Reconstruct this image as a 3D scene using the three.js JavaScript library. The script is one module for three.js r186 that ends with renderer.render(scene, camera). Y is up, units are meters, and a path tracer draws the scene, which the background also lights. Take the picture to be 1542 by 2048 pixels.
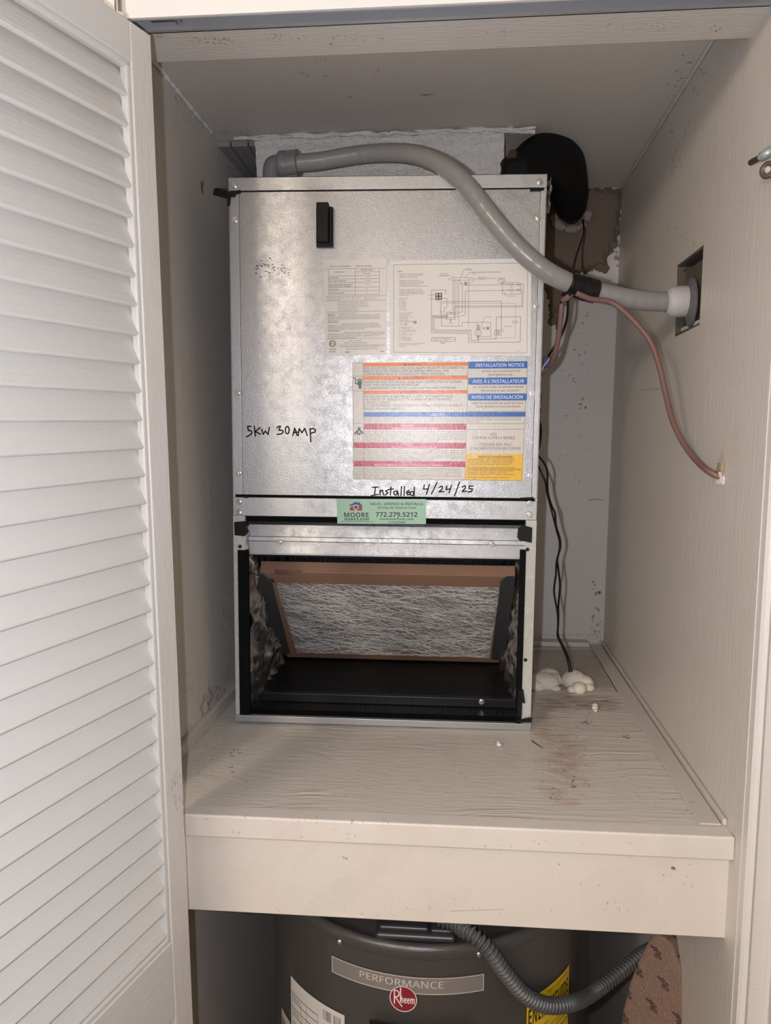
import * as THREE from 'three';
import { RoundedBoxGeometry } from 'three/addons/geometries/RoundedBoxGeometry.js';
import { mergeGeometries, mergeVertices } from 'three/addons/utils/BufferGeometryUtils.js';

// ---------------------------------------------------------------- camera, lights, exposure
const scene = new THREE.Scene();
scene.background = new THREE.Color(0x0a0a0a);
const FPX = 1500, CX = 771, CY = 1024;
const camera = new THREE.PerspectiveCamera(2 * Math.atan(CY / FPX) * 180 / Math.PI, 1542 / 2048, 0.02, 30);
camera.rotation.order = 'YXZ';
camera.rotation.set(-0.0946, 0.0819, 0.0011);
camera.position.set(0.1136, 0.5113, 1.3004);
camera.updateMatrixWorld(true);

const renderer = new THREE.WebGLRenderer({ antialias: true });
renderer.toneMapping = THREE.LinearToneMapping;
renderer.toneMappingExposure = 0.72;
renderer.shadowMap.enabled = true;

// phone flash, a hand's breadth to the left of the lens
const flash = new THREE.SpotLight(0xeef3ff, 3.0, 0, 1.25, 0.5, 2);
flash.position.set(0.0648, 0.5113, 1.2964);
flash.target.position.set(0.0, 0.40, 0.0);
flash.castShadow = true; flash.shadow.radius = 0.3; flash.shadow.mapSize.set(2048, 2048);
scene.add(flash, flash.target);
const LAMP = [-1.08, 1.2, 2.55], LAMP_CD = 7.2;

// ---------------------------------------------------------------- helpers
let seed = 12345;
const rnd = () => { seed = (seed * 1664525 + 1013904223) >>> 0; return seed / 4294967296; };
const rr = (a, b) => a + (b - a) * rnd();
const V = (x, y, z) => new THREE.Vector3(x, y, z);
const cpos = camera.position.clone();
const dirOf = (u, v) => V((u - CX) / FPX, (CY - v) / FPX, -1).applyQuaternion(camera.quaternion);
function hit(u, v, n, c) { const d = dirOf(u, v); return cpos.clone().addScaledVector(d, (c - n.dot(cpos)) / n.dot(d)); }
const atZ = (u, v, z) => hit(u, v, V(0, 0, 1), z);
const atY = (u, v, y) => hit(u, v, V(0, 1, 0), y);
const atX = (u, v, x) => hit(u, v, V(1, 0, 0), x);
const RWN = V(1, -0.0118, 0.0222), RWC = 0.4973, LWN = V(1, 0.039, 0.0193), LWC = -0.3149;
const onRW = (u, v, o = 0) => hit(u, v, RWN, RWC - o);
const onLW = (u, v, o = 0) => hit(u, v, LWN, LWC + o);
const rwX = (y, z) => RWC + 0.0118 * y - 0.0222 * z;
const lwX = (y, z) => LWC - 0.039 * y - 0.0193 * z;
const ZB = -0.5964, YC = 1.1144, ZS = 0.3415, FLOOR = -1.05, ROOMTOP = 1.38;
const onBW = (u, v, o = 0) => atZ(u, v, ZB + o);

const names = {};
function numbered(n) { const k = names[n] = (names[n] ?? -1) + 1; return k ? n + '_' + String(k).padStart(3, '0') : n; }
function boxUV(g, s = 1) {
  g = g.index ? g.toNonIndexed() : g; const p = g.attributes.position, nn = g.attributes.normal, uv = new Float32Array(p.count * 2);
  for (let i = 0; i < p.count; i += 3) {
    let x = 0, y = 0, z = 0; for (let k = 0; k < 3; k++) { x += Math.abs(nn.getX(i + k)); y += Math.abs(nn.getY(i + k)); z += Math.abs(nn.getZ(i + k)); }
    for (let k = 0; k < 3; k++) { const j = i + k; let a, b;
      if (x >= y && x >= z) { a = p.getZ(j); b = p.getY(j); } else if (y >= z) { a = p.getX(j); b = p.getZ(j); } else { a = p.getX(j); b = p.getY(j); }
      uv[2 * j] = a * s; uv[2 * j + 1] = b * s; } }
  g.setAttribute('uv', new THREE.BufferAttribute(uv, 2)); return g;
}
function clean(list) { return list.map(g => { g = g.index ? g.toNonIndexed() : g; for (const k of Object.keys(g.attributes)) if (!['position', 'normal', 'uv'].includes(k)) g.deleteAttribute(k);
  if (!g.attributes.uv) g.setAttribute('uv', new THREE.BufferAttribute(new Float32Array(g.attributes.position.count * 2), 2)); g.morphAttributes = {}; return g; }); }
const merge = list => mergeGeometries(clean(list));
function mk(name, g, m) { const o = new THREE.Mesh(Array.isArray(g) ? merge(g) : g, m); o.name = name; o.castShadow = o.receiveShadow = true; return o; }
// world geometry -> child of a group
function put(parent, name, g, m, label) {
  if (Array.isArray(g)) g = merge(g);
  parent.updateMatrixWorld(true); g.applyMatrix4(parent.matrixWorld.clone().invert());
  const o = mk(name, g, m); parent.add(o); if (label) o.userData.label = label; return o;
}
function putL(parent, name, g, m, label) { const o = mk(name, g, m); parent.add(o); if (label) o.userData.label = label; return o; }
function thing(name, label, category, pos = [0, 0, 0], group) {
  const o = new THREE.Group(); o.name = numbered(name); o.position.set(...pos); o.userData = { label, category }; if (group) o.userData.group = group;
  scene.add(o); o.updateMatrixWorld(true); return o;
}
function solo(name, g, m, label, category, group) { const o = mk(numbered(name), g, m); o.userData = { label, category }; if (group) o.userData.group = group; scene.add(o); return o; }
function struct(name, g, m) { const o = mk(name, g, m); o.userData = { kind: 'structure', label: name.replace(/_/g, ' '), category: name.split('_')[0] }; scene.add(o); return o; }
function bx(x0, y0, z0, x1, y1, z1, r = 0) {
  const w = Math.abs(x1 - x0), h = Math.abs(y1 - y0), d = Math.abs(z1 - z0);
  const g = r ? new RoundedBoxGeometry(w, h, d, 2, Math.min(r, w / 2.01, h / 2.01, d / 2.01)) : new THREE.BoxGeometry(w, h, d);
  g.translate((x0 + x1) / 2, (y0 + y1) / 2, (z0 + z1) / 2); return boxUV(g);
}
const curve = (pts, closed = false) => new THREE.CatmullRomCurve3(pts.map(p => p.isVector3 ? p : V(...p)), closed, 'centripetal');
const tube = (pts, r, n = 60, rs = 10) => new THREE.TubeGeometry(curve(pts), n, r, rs, false);
// tube with varying radius and round ends
function vtube(pts, rad, n = 60, rs = 16, cap = true) {
  const c = curve(pts), fr = c.computeFrenetFrames(n, false), pos = [], idx = [], uv = [];
  for (let i = 0; i <= n; i++) { const t = i / n, p = c.getPointAt(t), R = rad(t);
    for (let j = 0; j <= rs; j++) { const a = j / rs * Math.PI * 2, s = Math.sin(a), k = -Math.cos(a);
      pos.push(p.x + R * (k * fr.normals[i].x + s * fr.binormals[i].x), p.y + R * (k * fr.normals[i].y + s * fr.binormals[i].y), p.z + R * (k * fr.normals[i].z + s * fr.binormals[i].z)); uv.push(t * c.getLength(), j / rs * .1); } }
  for (let i = 0; i < n; i++) for (let j = 0; j < rs; j++) { const a = i * (rs + 1) + j, b = a + rs + 1; idx.push(a, b, a + 1, b, b + 1, a + 1); }
  if (cap) for (const e of [0, n]) { const q = c.getPointAt(e / n), k = pos.length / 3; pos.push(q.x, q.y, q.z); uv.push(0, 0);
    for (let j = 0; j < rs; j++) { const a = e * (rs + 1) + j; e ? idx.push(a, k, a + 1) : idx.push(a, a + 1, k); } }
  const g = new THREE.BufferGeometry(); g.setAttribute('position', new THREE.Float32BufferAttribute(pos, 3)); g.setAttribute('uv', new THREE.Float32BufferAttribute(uv, 2)); g.setIndex(idx); g.computeVertexNormals(); return g;
}
function planeBasis(n) { const e3 = n.clone().normalize(); const up = Math.abs(e3.y) > .9 ? V(0, 0, -1) : V(0, 1, 0); const e1 = up.clone().cross(e3).normalize(), e2 = e3.clone().cross(e1); return new THREE.Matrix4().makeBasis(e1, e2, e3); }
// polygon of world points lying on a plane -> plate of thickness th, growing along n
function plate(pts, n, th, bev = 0) {
  const B = planeBasis(n); B.setPosition(pts[0]); const inv = B.clone().invert();
  let q = pts.map(p => p.clone().applyMatrix4(inv)); if (THREE.ShapeUtils.isClockWise(q)) q = q.reverse();
  const g = new THREE.ExtrudeGeometry(new THREE.Shape(q.map(p => new THREE.Vector2(p.x, p.y))), { depth: th, bevelEnabled: bev > 0, bevelSize: bev, bevelThickness: bev, bevelOffset: -bev, bevelSegments: 2, steps: 1 });
  g.applyMatrix4(B); return boxUV(g);
}
// printed sheet: four corners TL TR BR BL
function sheet(p, n, off = .0006) {
  const g = new THREE.BufferGeometry(), o = n.clone().normalize().multiplyScalar(off), q = p.map(a => a.clone().add(o)), pos = [], uv = [], idx = [], N = 6;
  for (let j = 0; j <= N; j++) for (let i = 0; i <= N; i++) { const s = i / N, t = j / N, a = q[0].clone().lerp(q[1], s), b = q[3].clone().lerp(q[2], s), c = a.lerp(b, t); pos.push(c.x, c.y, c.z); uv.push(s, 1 - t); }
  for (let j = 0; j < N; j++) for (let i = 0; i < N; i++) { const a = j * (N + 1) + i, b = a + N + 1; idx.push(a, b, a + 1, b, b + 1, a + 1); }
  g.setAttribute('position', new THREE.Float32BufferAttribute(pos, 3)); g.setAttribute('uv', new THREE.Float32BufferAttribute(uv, 2)); g.setIndex(idx); g.computeVertexNormals(); return g;
}
// ---- noise and textures
function hash(x, y, s) { let h = (x * 374761393 + y * 668265263 + s * 1442695041) | 0; h = Math.imul(h ^ (h >>> 13), 1274126177); return ((h ^ (h >>> 16)) >>> 0) / 4294967296; }
function vnoise(x, y, per, s) { const xi = Math.floor(x), yi = Math.floor(y), fx = x - xi, fy = y - yi, u = fx * fx * (3 - 2 * fx), w = fy * fy * (3 - 2 * fy), m = a => ((a % per) + per) % per;
  const a = hash(m(xi), m(yi), s), b = hash(m(xi + 1), m(yi), s), c = hash(m(xi), m(yi + 1), s), d = hash(m(xi + 1), m(yi + 1), s); return a + (b - a) * u + (c - a) * w + (a - b - c + d) * u * w; }
function dataTex(w, h, fn, srgb, rep = [1, 1]) {
  const d = new Uint8Array(w * h * 4); for (let y = 0; y < h; y++) for (let x = 0; x < w; x++) { const c = fn(x / w, y / h), i = (y * w + x) * 4; if (Array.isArray(c)) { d[i] = c[0]; d[i + 1] = c[1]; d[i + 2] = c[2]; } else d[i] = d[i + 1] = d[i + 2] = c; d[i + 3] = 255; }
  const t = new THREE.DataTexture(d, w, h); t.magFilter = THREE.LinearFilter; t.minFilter = THREE.LinearFilter; t.wrapS = t.wrapT = THREE.RepeatWrapping; t.repeat.set(...rep); if (srgb) t.colorSpace = THREE.SRGBColorSpace; t.needsUpdate = true; return t;
}
function canvasTex(w, h, draw) { const c = document.createElement('canvas'); c.width = w; c.height = h; const x = c.getContext('2d'); draw(x, w, h); const t = new THREE.CanvasTexture(c); t.colorSpace = THREE.SRGBColorSpace; t.anisotropy = 4; return t; }
const fbm = (x, y, p, s, o = 4) => { let v = 0, a = .5, f = 1; for (let i = 0; i < o; i++) { v += a * vnoise(x * p * f, y * p * f, p * f, s + i); a *= .5; f *= 2; } return v; };
const paintBump = dataTex(512, 512, (x, y) => 255 * (fbm(x, y, 12, 3, 4) * .7 + .3 * vnoise(x * 96, y * 14, 0x7fffffff, 9)), false, [3, 3]);
const brushBump = dataTex(256, 512, (x, y) => 255 * (.6 * vnoise(x * 4, y * 120, 240, 5) + .4 * vnoise(x * 10, y * 40, 160, 6)), false, [3, 3]);
const M = {};
const std = (c, r, m = 0, o = {}) => new THREE.MeshStandardMaterial({ color: c, roughness: r, metalness: m, ...o });
const L = (r, g, b) => new THREE.Color().setRGB(r, g, b);
M.paint = std(L(.63, .595, .55), .42, 0, { bumpMap: paintBump, bumpScale: .0006 });
M.doorPaint = std(L(.69, .672, .64), .45, 0, { bumpMap: brushBump, bumpScale: .0003 });
M.trimPaint = std(L(.65, .62, .585), .35, 0, { bumpMap: brushBump, bumpScale: .0003 });
M.white = std(L(.78, .77, .76), .4);
M.darkWood = std(L(.10, .085, .075), .8, 0, { bumpMap: paintBump, bumpScale: .001 });
const blk = (c, r, si, o = {}) => new THREE.MeshPhysicalMaterial({ color: L(c, c, c * 1.04), roughness: r, specularIntensity: si, ...o });
M.black = blk(.008, .35, .35);
M.foam = blk(.006, .6, .4, { bumpMap: paintBump, bumpScale: .0004 });
M.tape = blk(.008, .35, .5);
M.gasket = blk(.005, .8, .2);
M.steel = std(L(.55, .55, .55), .3, 1);
M.zinc = std(L(.62, .62, .61), .28, 1);
M.hole = std(L(.01, .01, .01), .9);
M.greyPlastic = std(L(.19, .185, .185), .38);
M.copper = std(L(.16, .075, .05), .5, .6);
M.foamWhite = std(L(.72, .66, .55), .7);

// ---------------------------------------------------------------- wall textures: painted surfaces with their stains and specks
const PAINTCSS = '#d0cbc4';
function speckle(x, toC, list) {   // list of clusters in photograph pixels: [u, v, ru, rv, count, size px, css, alpha]
  for (const [u, v, ru, rv, n, sz, css, al] of list) for (let i = 0; i < n; i++) {
    const a = rnd() * 6.283, q = Math.sqrt(rnd()), p = toC(u + Math.cos(a) * q * ru, v + Math.sin(a) * q * rv), s = sz * rr(.4, 1.3);
    x.fillStyle = css; x.globalAlpha = al * rr(.5, 1); x.save(); x.translate(p[0], p[1]); x.rotate(rnd() * 3); x.beginPath(); x.ellipse(0, 0, s, s * rr(.35, .9), 0, 0, 7); x.fill(); x.restore(); }
  x.globalAlpha = 1;
}
function blotch(x, w, h, n, css, al, s0, s1) { for (let i = 0; i < n; i++) { x.globalAlpha = al * rnd(); x.fillStyle = css; x.beginPath(); x.ellipse(rnd() * w, rnd() * h, rr(s0, s1), rr(s0, s1) * .6, rnd() * 3, 0, 7); x.fill(); } x.globalAlpha = 1; }
// maps a plane's rectangle [a0,a1]x[b0,b1] in metres to a canvas
function surfTex(a0, a1, b0, b1, res, toAB, css, draw) {
  const w = Math.round((a1 - a0) * res), h = Math.round((b1 - b0) * res);
  return canvasTex(w, h, x => { x.fillStyle = css; x.fillRect(0, 0, w, h); const toC = (u, v) => { const [a, b] = toAB(u, v); return [(a - a0) / (a1 - a0) * w, (1 - (b - b0) / (b1 - b0)) * h]; }; draw(x, toC, w, h, res); });
}
function setUV(g, f) { const p = g.attributes.position, uv = new Float32Array(p.count * 2); for (let i = 0; i < p.count; i++) { const [a, b] = f(p.getX(i), p.getY(i), p.getZ(i)); uv[2 * i] = a; uv[2 * i + 1] = b; } g.setAttribute('uv', new THREE.BufferAttribute(uv, 2)); return g; }
function poly(x, toC, pts, css, al, lw) { x.globalAlpha = al; x.beginPath(); pts.forEach((p, i) => { const q = toC(...p); i ? x.lineTo(...q) : x.moveTo(...q); }); if (lw) { x.strokeStyle = css; x.lineWidth = lw; x.lineCap = 'round'; x.stroke(); } else { x.closePath(); x.fillStyle = css; x.fill(); } x.globalAlpha = 1; }
const matMap = (map, r, bump = paintBump, bs = .0006) => std(0xffffff, r, 0, { map, bumpMap: bump, bumpScale: bs });

// ---------------------------------------------------------------- closet shell
// right wall, with the square cut-out for the junction box
{
  const hole = [[1408, 489], [1398, 655], [1353, 668], [1356, 531]].map(p => onRW(...p));
  const z0 = (hole[2].z + hole[3].z) / 2, z1 = (hole[0].z + hole[1].z) / 2, y0 = (hole[1].y + hole[2].y) / 2, y1 = (hole[0].y + hole[3].y) / 2;
  M.boxHole = { z0, z1, y0, y1 };
  const A0 = -.62, A1 = .36, B0 = FLOOR, B1 = 1.2;
  const s = new THREE.Shape([[A0, B0], [A1, B0], [A1, B1], [A0, B1]].map(p => new THREE.Vector2(...p)));
  s.holes.push(new THREE.Path([[z0, y0], [z0, y1], [z1, y1], [z1, y0]].map(p => new THREE.Vector2(...p))));
  const g = new THREE.ExtrudeGeometry(s, { depth: .02, bevelEnabled: false });
  const p = g.attributes.position; for (let i = 0; i < p.count; i++) { const a = p.getX(i), b = p.getY(i), c = p.getZ(i); p.setXYZ(i, rwX(b, a) + c, b, a); }
  for (let i = 0; i < p.count; i += 3) { const t = [p.getX(i), p.getY(i), p.getZ(i)]; p.setXYZ(i, p.getX(i + 1), p.getY(i + 1), p.getZ(i + 1)); p.setXYZ(i + 1, ...t); }
  g.computeVertexNormals();
  setUV(g, (x, y, z) => [(z - A0) / (A1 - A0), (y - B0) / (B1 - B0)]);
  const t = surfTex(A0, A1, B0, B1, 800, (u, v) => { const q = onRW(u, v); return [q.z, q.y]; }, '#cfc9c1', (x, toC, w, h) => {
    blotch(x, w, h, 60, '#c4bdb2', .12, 20, 90);
    speckle(x, toC, [[1400, 150, 30, 60, 22, 1.9, '#5a4c3c', .8], [1375, 210, 22, 50, 14, 1.8, '#5a4c3c', .8], [1355, 290, 22, 50, 24, 2.2, '#564a3e', .75], [1352, 330, 14, 26, 10, 3, '#4b4038', .7], [1360, 420, 40, 50, 16, 1.8, '#6a5b4c', .6], [1330, 470, 60, 40, 16, 2, '#6a5b4c', .55],
      [1380, 480, 34, 16, 14, 1.8, '#544536', .7], [1320, 700, 70, 200, 18, 1.6, '#777066', .5], [1260, 700, 40, 240, 26, 2, '#77706a', .5], [1420, 560, 60, 200, 8, 1.2, '#887e70', .5], [1225, 1270, 16, 34, 50, 3, '#6d675f', .4], [1330, 1180, 90, 200, 10, 1.2, '#8d8376', .5], [1440, 1660, 20, 40, 14, 1.2, '#8a7d6d', .5]]);
    poly(x, toC, [[1280, 780], [1310, 778], [1318, 777]], '#6f7a70', .5, 1.6);
    poly(x, toC, [[1440, 905], [1432, 940], [1434, 962], [1446, 962], [1449, 930], [1446, 902]], '#b9a48c', .5);
    for (const [a, b] of [[1335, 1005], [1450, 1210], [1510, 1165]]) poly(x, toC, [[a, b], [a, b + 8]], '#efece6', .8, 1.6);
  });
  struct('wall_right', g, matMap(t, .4));
}
// left wall
{
  const A0 = -.62, A1 = .32, B0 = FLOOR, B1 = 1.2;
  const g = bx(0, B0, A0, .02, B1, A1); const p = g.attributes.position;
  for (let i = 0; i < p.count; i++) p.setX(i, lwX(p.getY(i), p.getZ(i)) - .02 + p.getX(i));
  g.computeVertexNormals(); setUV(g, (x, y, z) => [(z - A0) / (A1 - A0), (y - B0) / (B1 - B0)]);
  const t = surfTex(A0, A1, B0, B1, 700, (u, v) => { const q = onLW(u, v); return [q.z, q.y]; }, '#cfc9c1', (x, toC, w, h) => {
    blotch(x, w, h, 40, '#c0b9ae', .1, 20, 80);
    speckle(x, toC, [[375, 220, 40, 36, 70, 1.6, '#7d7468', .55], [350, 195, 16, 12, 8, 2.4, '#7a6a58', .6], [395, 250, 20, 24, 20, 1.8, '#837a6e', .5], [405, 372, 3, 12, 6, 4, '#4d443f', .7], [430, 1410, 30, 40, 130, 3, '#5c544b', .45], [395, 1470, 26, 26, 60, 2, '#6b6156', .4], [378, 1380, 10, 40, 20, 1.8, '#7b7164', .5], [455, 1300, 12, 120, 30, 2.4, '#55504c', .5], [420, 900, 20, 200, 10, 1.5, '#efece6', .6]]);
  });
  struct('wall_left', g, matMap(t, .4));
}
// back wall, with the torn-out opening at the upper right
{
  const rim = [[1065, 368], [1120, 372], [1180, 374], [1215, 378], [1241, 382], [1243, 408], [1239, 432], [1241, 450], [1234, 474], [1226, 490], [1226, 505], [1213, 515], [1216, 530], [1208, 542], [1203, 528], [1190, 536], [1178, 545], [1168, 541], [1158, 548], [1146, 541], [1136, 560], [1128, 600], [1122, 640], [1113, 655], [1106, 640], [1098, 600], [1082, 560], [1066, 540]].map(q => onBW(...q));
  const XL = -.36, XR = .54, B0 = FLOOR, B1 = 1.2;
  const s = new THREE.Shape([[XL, B0], [XR, B0], [XR, B1], [XL, B1]].map(p => new THREE.Vector2(...p)));
  s.holes.push(new THREE.Path(rim.map(p => new THREE.Vector2(p.x, p.y))));
  const g = new THREE.ExtrudeGeometry(s, { depth: .018, bevelEnabled: false }); g.translate(0, 0, ZB - .018);
  setUV(g, (x, y) => [(x - XL) / (XR - XL), (y - B0) / (B1 - B0)]);
  const t = surfTex(XL, XR, B0, B1, 700, (u, v) => { const q = onBW(u, v); return [q.x, q.y]; }, '#cac4bf', (x, toC, w, h) => {
    blotch(x, w, h, 50, '#beb6b0', .12, 20, 80);
    speckle(x, toC, [[1170, 670, 20, 45, 12, 1.7, '#5a514b', .75], [1150, 730, 30, 50, 14, 1.6, '#5a514b', .7], [1165, 810, 10, 14, 8, 1.7, '#4f4640', .75], [1140, 850, 40, 150, 18, 1.8, '#6a625b', .6], [1195, 1255, 12, 46, 40, 2, '#514a44', .5], [1190, 1175, 16, 14, 7, 2.6, '#4a433d', .7], [1130, 1270, 60, 12, 20, 2, '#8a8078', .4], [1140, 1000, 50, 200, 20, 1.2, '#7b726a', .5], [1236, 450, 14, 90, 60, 4, '#3d332c', .55], [1226, 395, 20, 12, 30, 4, '#40352d', .5]]);
    poly(x, toC, [[1178, 1000], [1196, 998], [1205, 1000]], '#5a534d', .6, 1.6);
    poly(x, toC, [[1065, 1271], [1200, 1268]], '#9a918b', .7, 1.2);
  });
  const wb = struct('wall_back', g, matMap(t, .5));
  const brown = std(L(.19, .135, .10), .85, 0, { bumpMap: paintBump, bumpScale: .004 });
  const c = new THREE.Box3().setFromPoints(rim);
  putL(wb, 'exposed_board', bx(c.min.x - .03, c.min.y - .03, ZB - .05, c.max.x + .03, c.max.y + .03, ZB - .012), brown, 'brown bare board showing through the torn wall');
  const tornM = std(L(.27, .205, .16), .9, 0, { bumpMap: paintBump, bumpScale: .003 });
  const torn = [];   // ragged paper and plaster lips along the rim
  for (let i = 0; i < rim.length; i++) { const a = rim[i], b = rim[(i + 1) % rim.length], n = Math.max(2, Math.round(a.distanceTo(b) / .008));
    for (let k = 0; k < n; k++) { const p = a.clone().lerp(b, k / n); const gg = new THREE.IcosahedronGeometry(rr(.003, .0085), 1); gg.scale(rr(.6, 1.6), rr(.6, 1.6), .45); gg.rotateZ(rnd() * 6); gg.translate(p.x + rr(-.004, .004), p.y + rr(-.004, .004), ZB + rr(-.006, .002)); torn.push(gg); } }
  putL(wb, 'torn_edge', merge(torn), tornM, 'ragged torn plaster edge');
}
// closet ceiling (painted front part, bare dirty boards behind at the left)
{
  const A0 = -.42, A1 = .56, B0 = -.62, B1 = .30;
  const g = bx(A0, YC, B0, A1, YC + .03, B1); setUV(g, (x, y, z) => [(x - A0) / (A1 - A0), (z - B0) / (B1 - B0)]);
  const t = surfTex(A0, A1, B0, B1, 1000, (u, v) => { const q = atY(u, v, YC); return [q.x, q.z]; }, '#cdc7bf', (x, toC, w, h) => {
    blotch(x, w, h, 60, '#c3bcb1', .12, 20, 80);
    speckle(x, toC, [[650, 135, 60, 22, 16, 2, '#5b4f42', .75], [570, 148, 40, 8, 7, 1.8, '#5b4f42', .7], [760, 140, 50, 14, 8, 1.8, '#5b4f42', .7], [1365, 160, 30, 50, 22, 2.6, '#5a4d3e', .75], [1340, 200, 26, 34, 12, 2.2, '#5a4d3e', .7], [700, 195, 2, 3, 3, 2.6, '#4f463d', .7], [620, 262, 110, 8, 50, 2, '#7d756c', .45], [470, 265, 36, 6, 30, 2.4, '#7a7068', .5], [1120, 265, 60, 14, 14, 1.6, '#86807a', .5], [1180, 340, 50, 20, 8, 1.6, '#86807a', .5]]);
    poly(x, toC, [[838, 190], [850, 188], [870, 188], [852, 192]], '#7e6a55', .7);
  });
  const c = struct('ceiling', g, matMap(t, .5));
  const bare = std(L(.27, .25, .245), .8, 0, { bumpMap: paintBump, bumpScale: .002 });
  const bead = (pts, r) => vtube(pts, s => r * (.7 + .6 * vnoise(s * 40, 3, 9999, 5)), 70, 7);
  putL(c, 'caulk_bead', bead([[.2, .0], [.1, .001], [0, 0], [-.1, .001], [-.2, 0]].map(([z]) => [lwX(YC, z) + .003, YC - .003, z]), .0038), M.white, 'white caulk bead along the left wall');
  putL(c, 'caulk_bead', bead([.25, .1, -.05, -.2, -.35, -.5, -.585].map(z => [rwX(YC, z) - .003, YC - .003, z]), .003), M.paint);
  // loose boards seen in the gap left of the duct
  for (let i = 0; i < 4; i++) { const x0 = -.362 + i * .036; const gg = bx(x0, YC - .012, -.59, x0 + .033, YC - .001, -.245, .0015); putL(c, 'board', gg, bare, i ? undefined : 'dirty bare ceiling board beside the duct'); }
}
// header over the opening, left jamb, right casing and head casing
{
  const A0 = -.365, A1 = .52, B0 = .2248, B1 = .305;
  const g = bx(A0, 1.038, B0, A1, 1.20, B1, .002); setUV(g, (x, y, z) => [(x - A0) / (A1 - A0), (z - B0) / (B1 - B0)]);
  const t = surfTex(A0, A1, B0, B1, 1400, (u, v) => { const q = atY(u, v, 1.038); return [q.x, q.z]; }, '#d3cdc6', (x, toC) => {
    speckle(x, toC, [[420, 82, 50, 8, 40, 2.2, '#6d6152', .7], [560, 75, 60, 8, 40, 2, '#786c5c', .65], [720, 74, 60, 8, 26, 2, '#6d6152', .6], [1000, 68, 30, 6, 22, 1.8, '#8a7e70', .6], [1300, 52, 100, 8, 20, 2.2, '#7d7264', .6], [1425, 58, 16, 8, 8, 2.4, '#6d6152', .6], [665, 88, 4, 2, 2, 4, '#5a4f44', .7]]);
    for (let k = 0; k < 4; k++) poly(x, toC, [[312 + k * 4, 66], [313 + k * 4, 76]], '#8b7f70', .6, 1.5);
  });
  struct('trim_1', g, matMap(t, .4));
  struct('trim_2', bx(-.42, FLOOR, .3305, -.312, 1.06, .352, .004), M.trimPaint);
}
{ // right casing: backband with beads, standing at the edge of the opening
  const prof = [[0, 0], [0, .022], [.003, .026], [.008, .028], [.011, .025], [.012, .021], [.030, .021], [.032, .026], [.036, .028], [.040, .026], [.042, .021], [.062, .023], [.066, .020], [.068, .012], [.07, 0]];
  const s = new THREE.Shape(prof.map(p => new THREE.Vector2(...p)));
  const g = new THREE.ExtrudeGeometry(s, { depth: 1.20 - FLOOR, bevelEnabled: false }); // x along wall, y toward the room
  const q = g.attributes.position; for (let i = 0; i < q.count; i++) { const a = q.getX(i), b = q.getY(i), c = q.getZ(i), y = FLOOR + c; q.setXYZ(i, rwX(y, .36) + .001 + a, y, .352 + b); }
  g.computeVertexNormals(); boxUV(g); struct('trim_3', g, M.trimPaint);
  const h = new THREE.ExtrudeGeometry(s, { depth: 1.0, bevelEnabled: false }); const w = h.attributes.position;
  for (let i = 0; i < w.count; i++) { const a = w.getX(i), b = w.getY(i), c = w.getZ(i); w.setXYZ(i, -.42 + c, 1.064 + a, .352 + b * .6); } h.computeVertexNormals(); boxUV(h); struct('trim_4', h, M.white);
}
// hall around the closet: front wall pieces, side walls, ceiling, floor
{
  struct('wall_front_left', bx(-1.35, FLOOR, .2248, -.385, ROOMTOP, .33), M.paint);
  struct('wall_front_right', bx(.535, FLOOR, .2248, 1.55, ROOMTOP, .352), M.paint);
  struct('wall_front_top', bx(-.385, 1.20, .2248, .535, ROOMTOP, .352), M.paint);
  struct('wall_hall_left', bx(-1.45, FLOOR, .2, -1.35, ROOMTOP, 3.3), M.paint);
  struct('wall_hall_right', bx(1.55, FLOOR, .2, 1.65, ROOMTOP, 3.3), M.paint);
  struct('wall_hall_far', bx(-1.45, FLOOR, 3.2, 1.65, ROOMTOP, 3.3), M.paint);
  struct('ceiling_hall', bx(-1.45, ROOMTOP, .2, 1.65, ROOMTOP + .05, 3.3), M.white);
  struct('floor', bx(-1.45, FLOOR - .05, -.65, 1.65, FLOOR, 3.3), std(L(.30, .24, .18), .5, 0, { bumpMap: paintBump, bumpScale: .001 }));
}
// ---------------------------------------------------------------- hall ceiling lamp (behind the camera)
{
  const t = thing('ceiling_lamp', 'round opal glass ceiling lamp in the hall outside the closet', 'lamp', [LAMP[0], ROOMTOP, LAMP[2]]);
  const globe = std(L(.9, .88, .84), .4, 0, { emissive: new THREE.Color(0xffecd8), emissiveIntensity: 3 });
  putL(t, 'globe', new THREE.LatheGeometry([[.0005, -.2], [.05, -.195], [.1, -.175], [.128, -.14], [.135, -.1], [.12, -.06], [.09, -.035]].map(p => new THREE.Vector2(...p)), 40), globe);
  putL(t, 'base_ring', new THREE.LatheGeometry([[.09, -.036], [.1, -.03], [.1, -.004], [.09, -.0005], [.0005, -.0005]].map(p => new THREE.Vector2(...p)), 40), M.steel);
  const l = new THREE.PointLight(0xffeeda, LAMP_CD, 0, 2); l.position.set(0, LAMP[1] - ROOMTOP, 0); l.castShadow = true; l.shadow.radius = 6; t.add(l);
}
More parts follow.
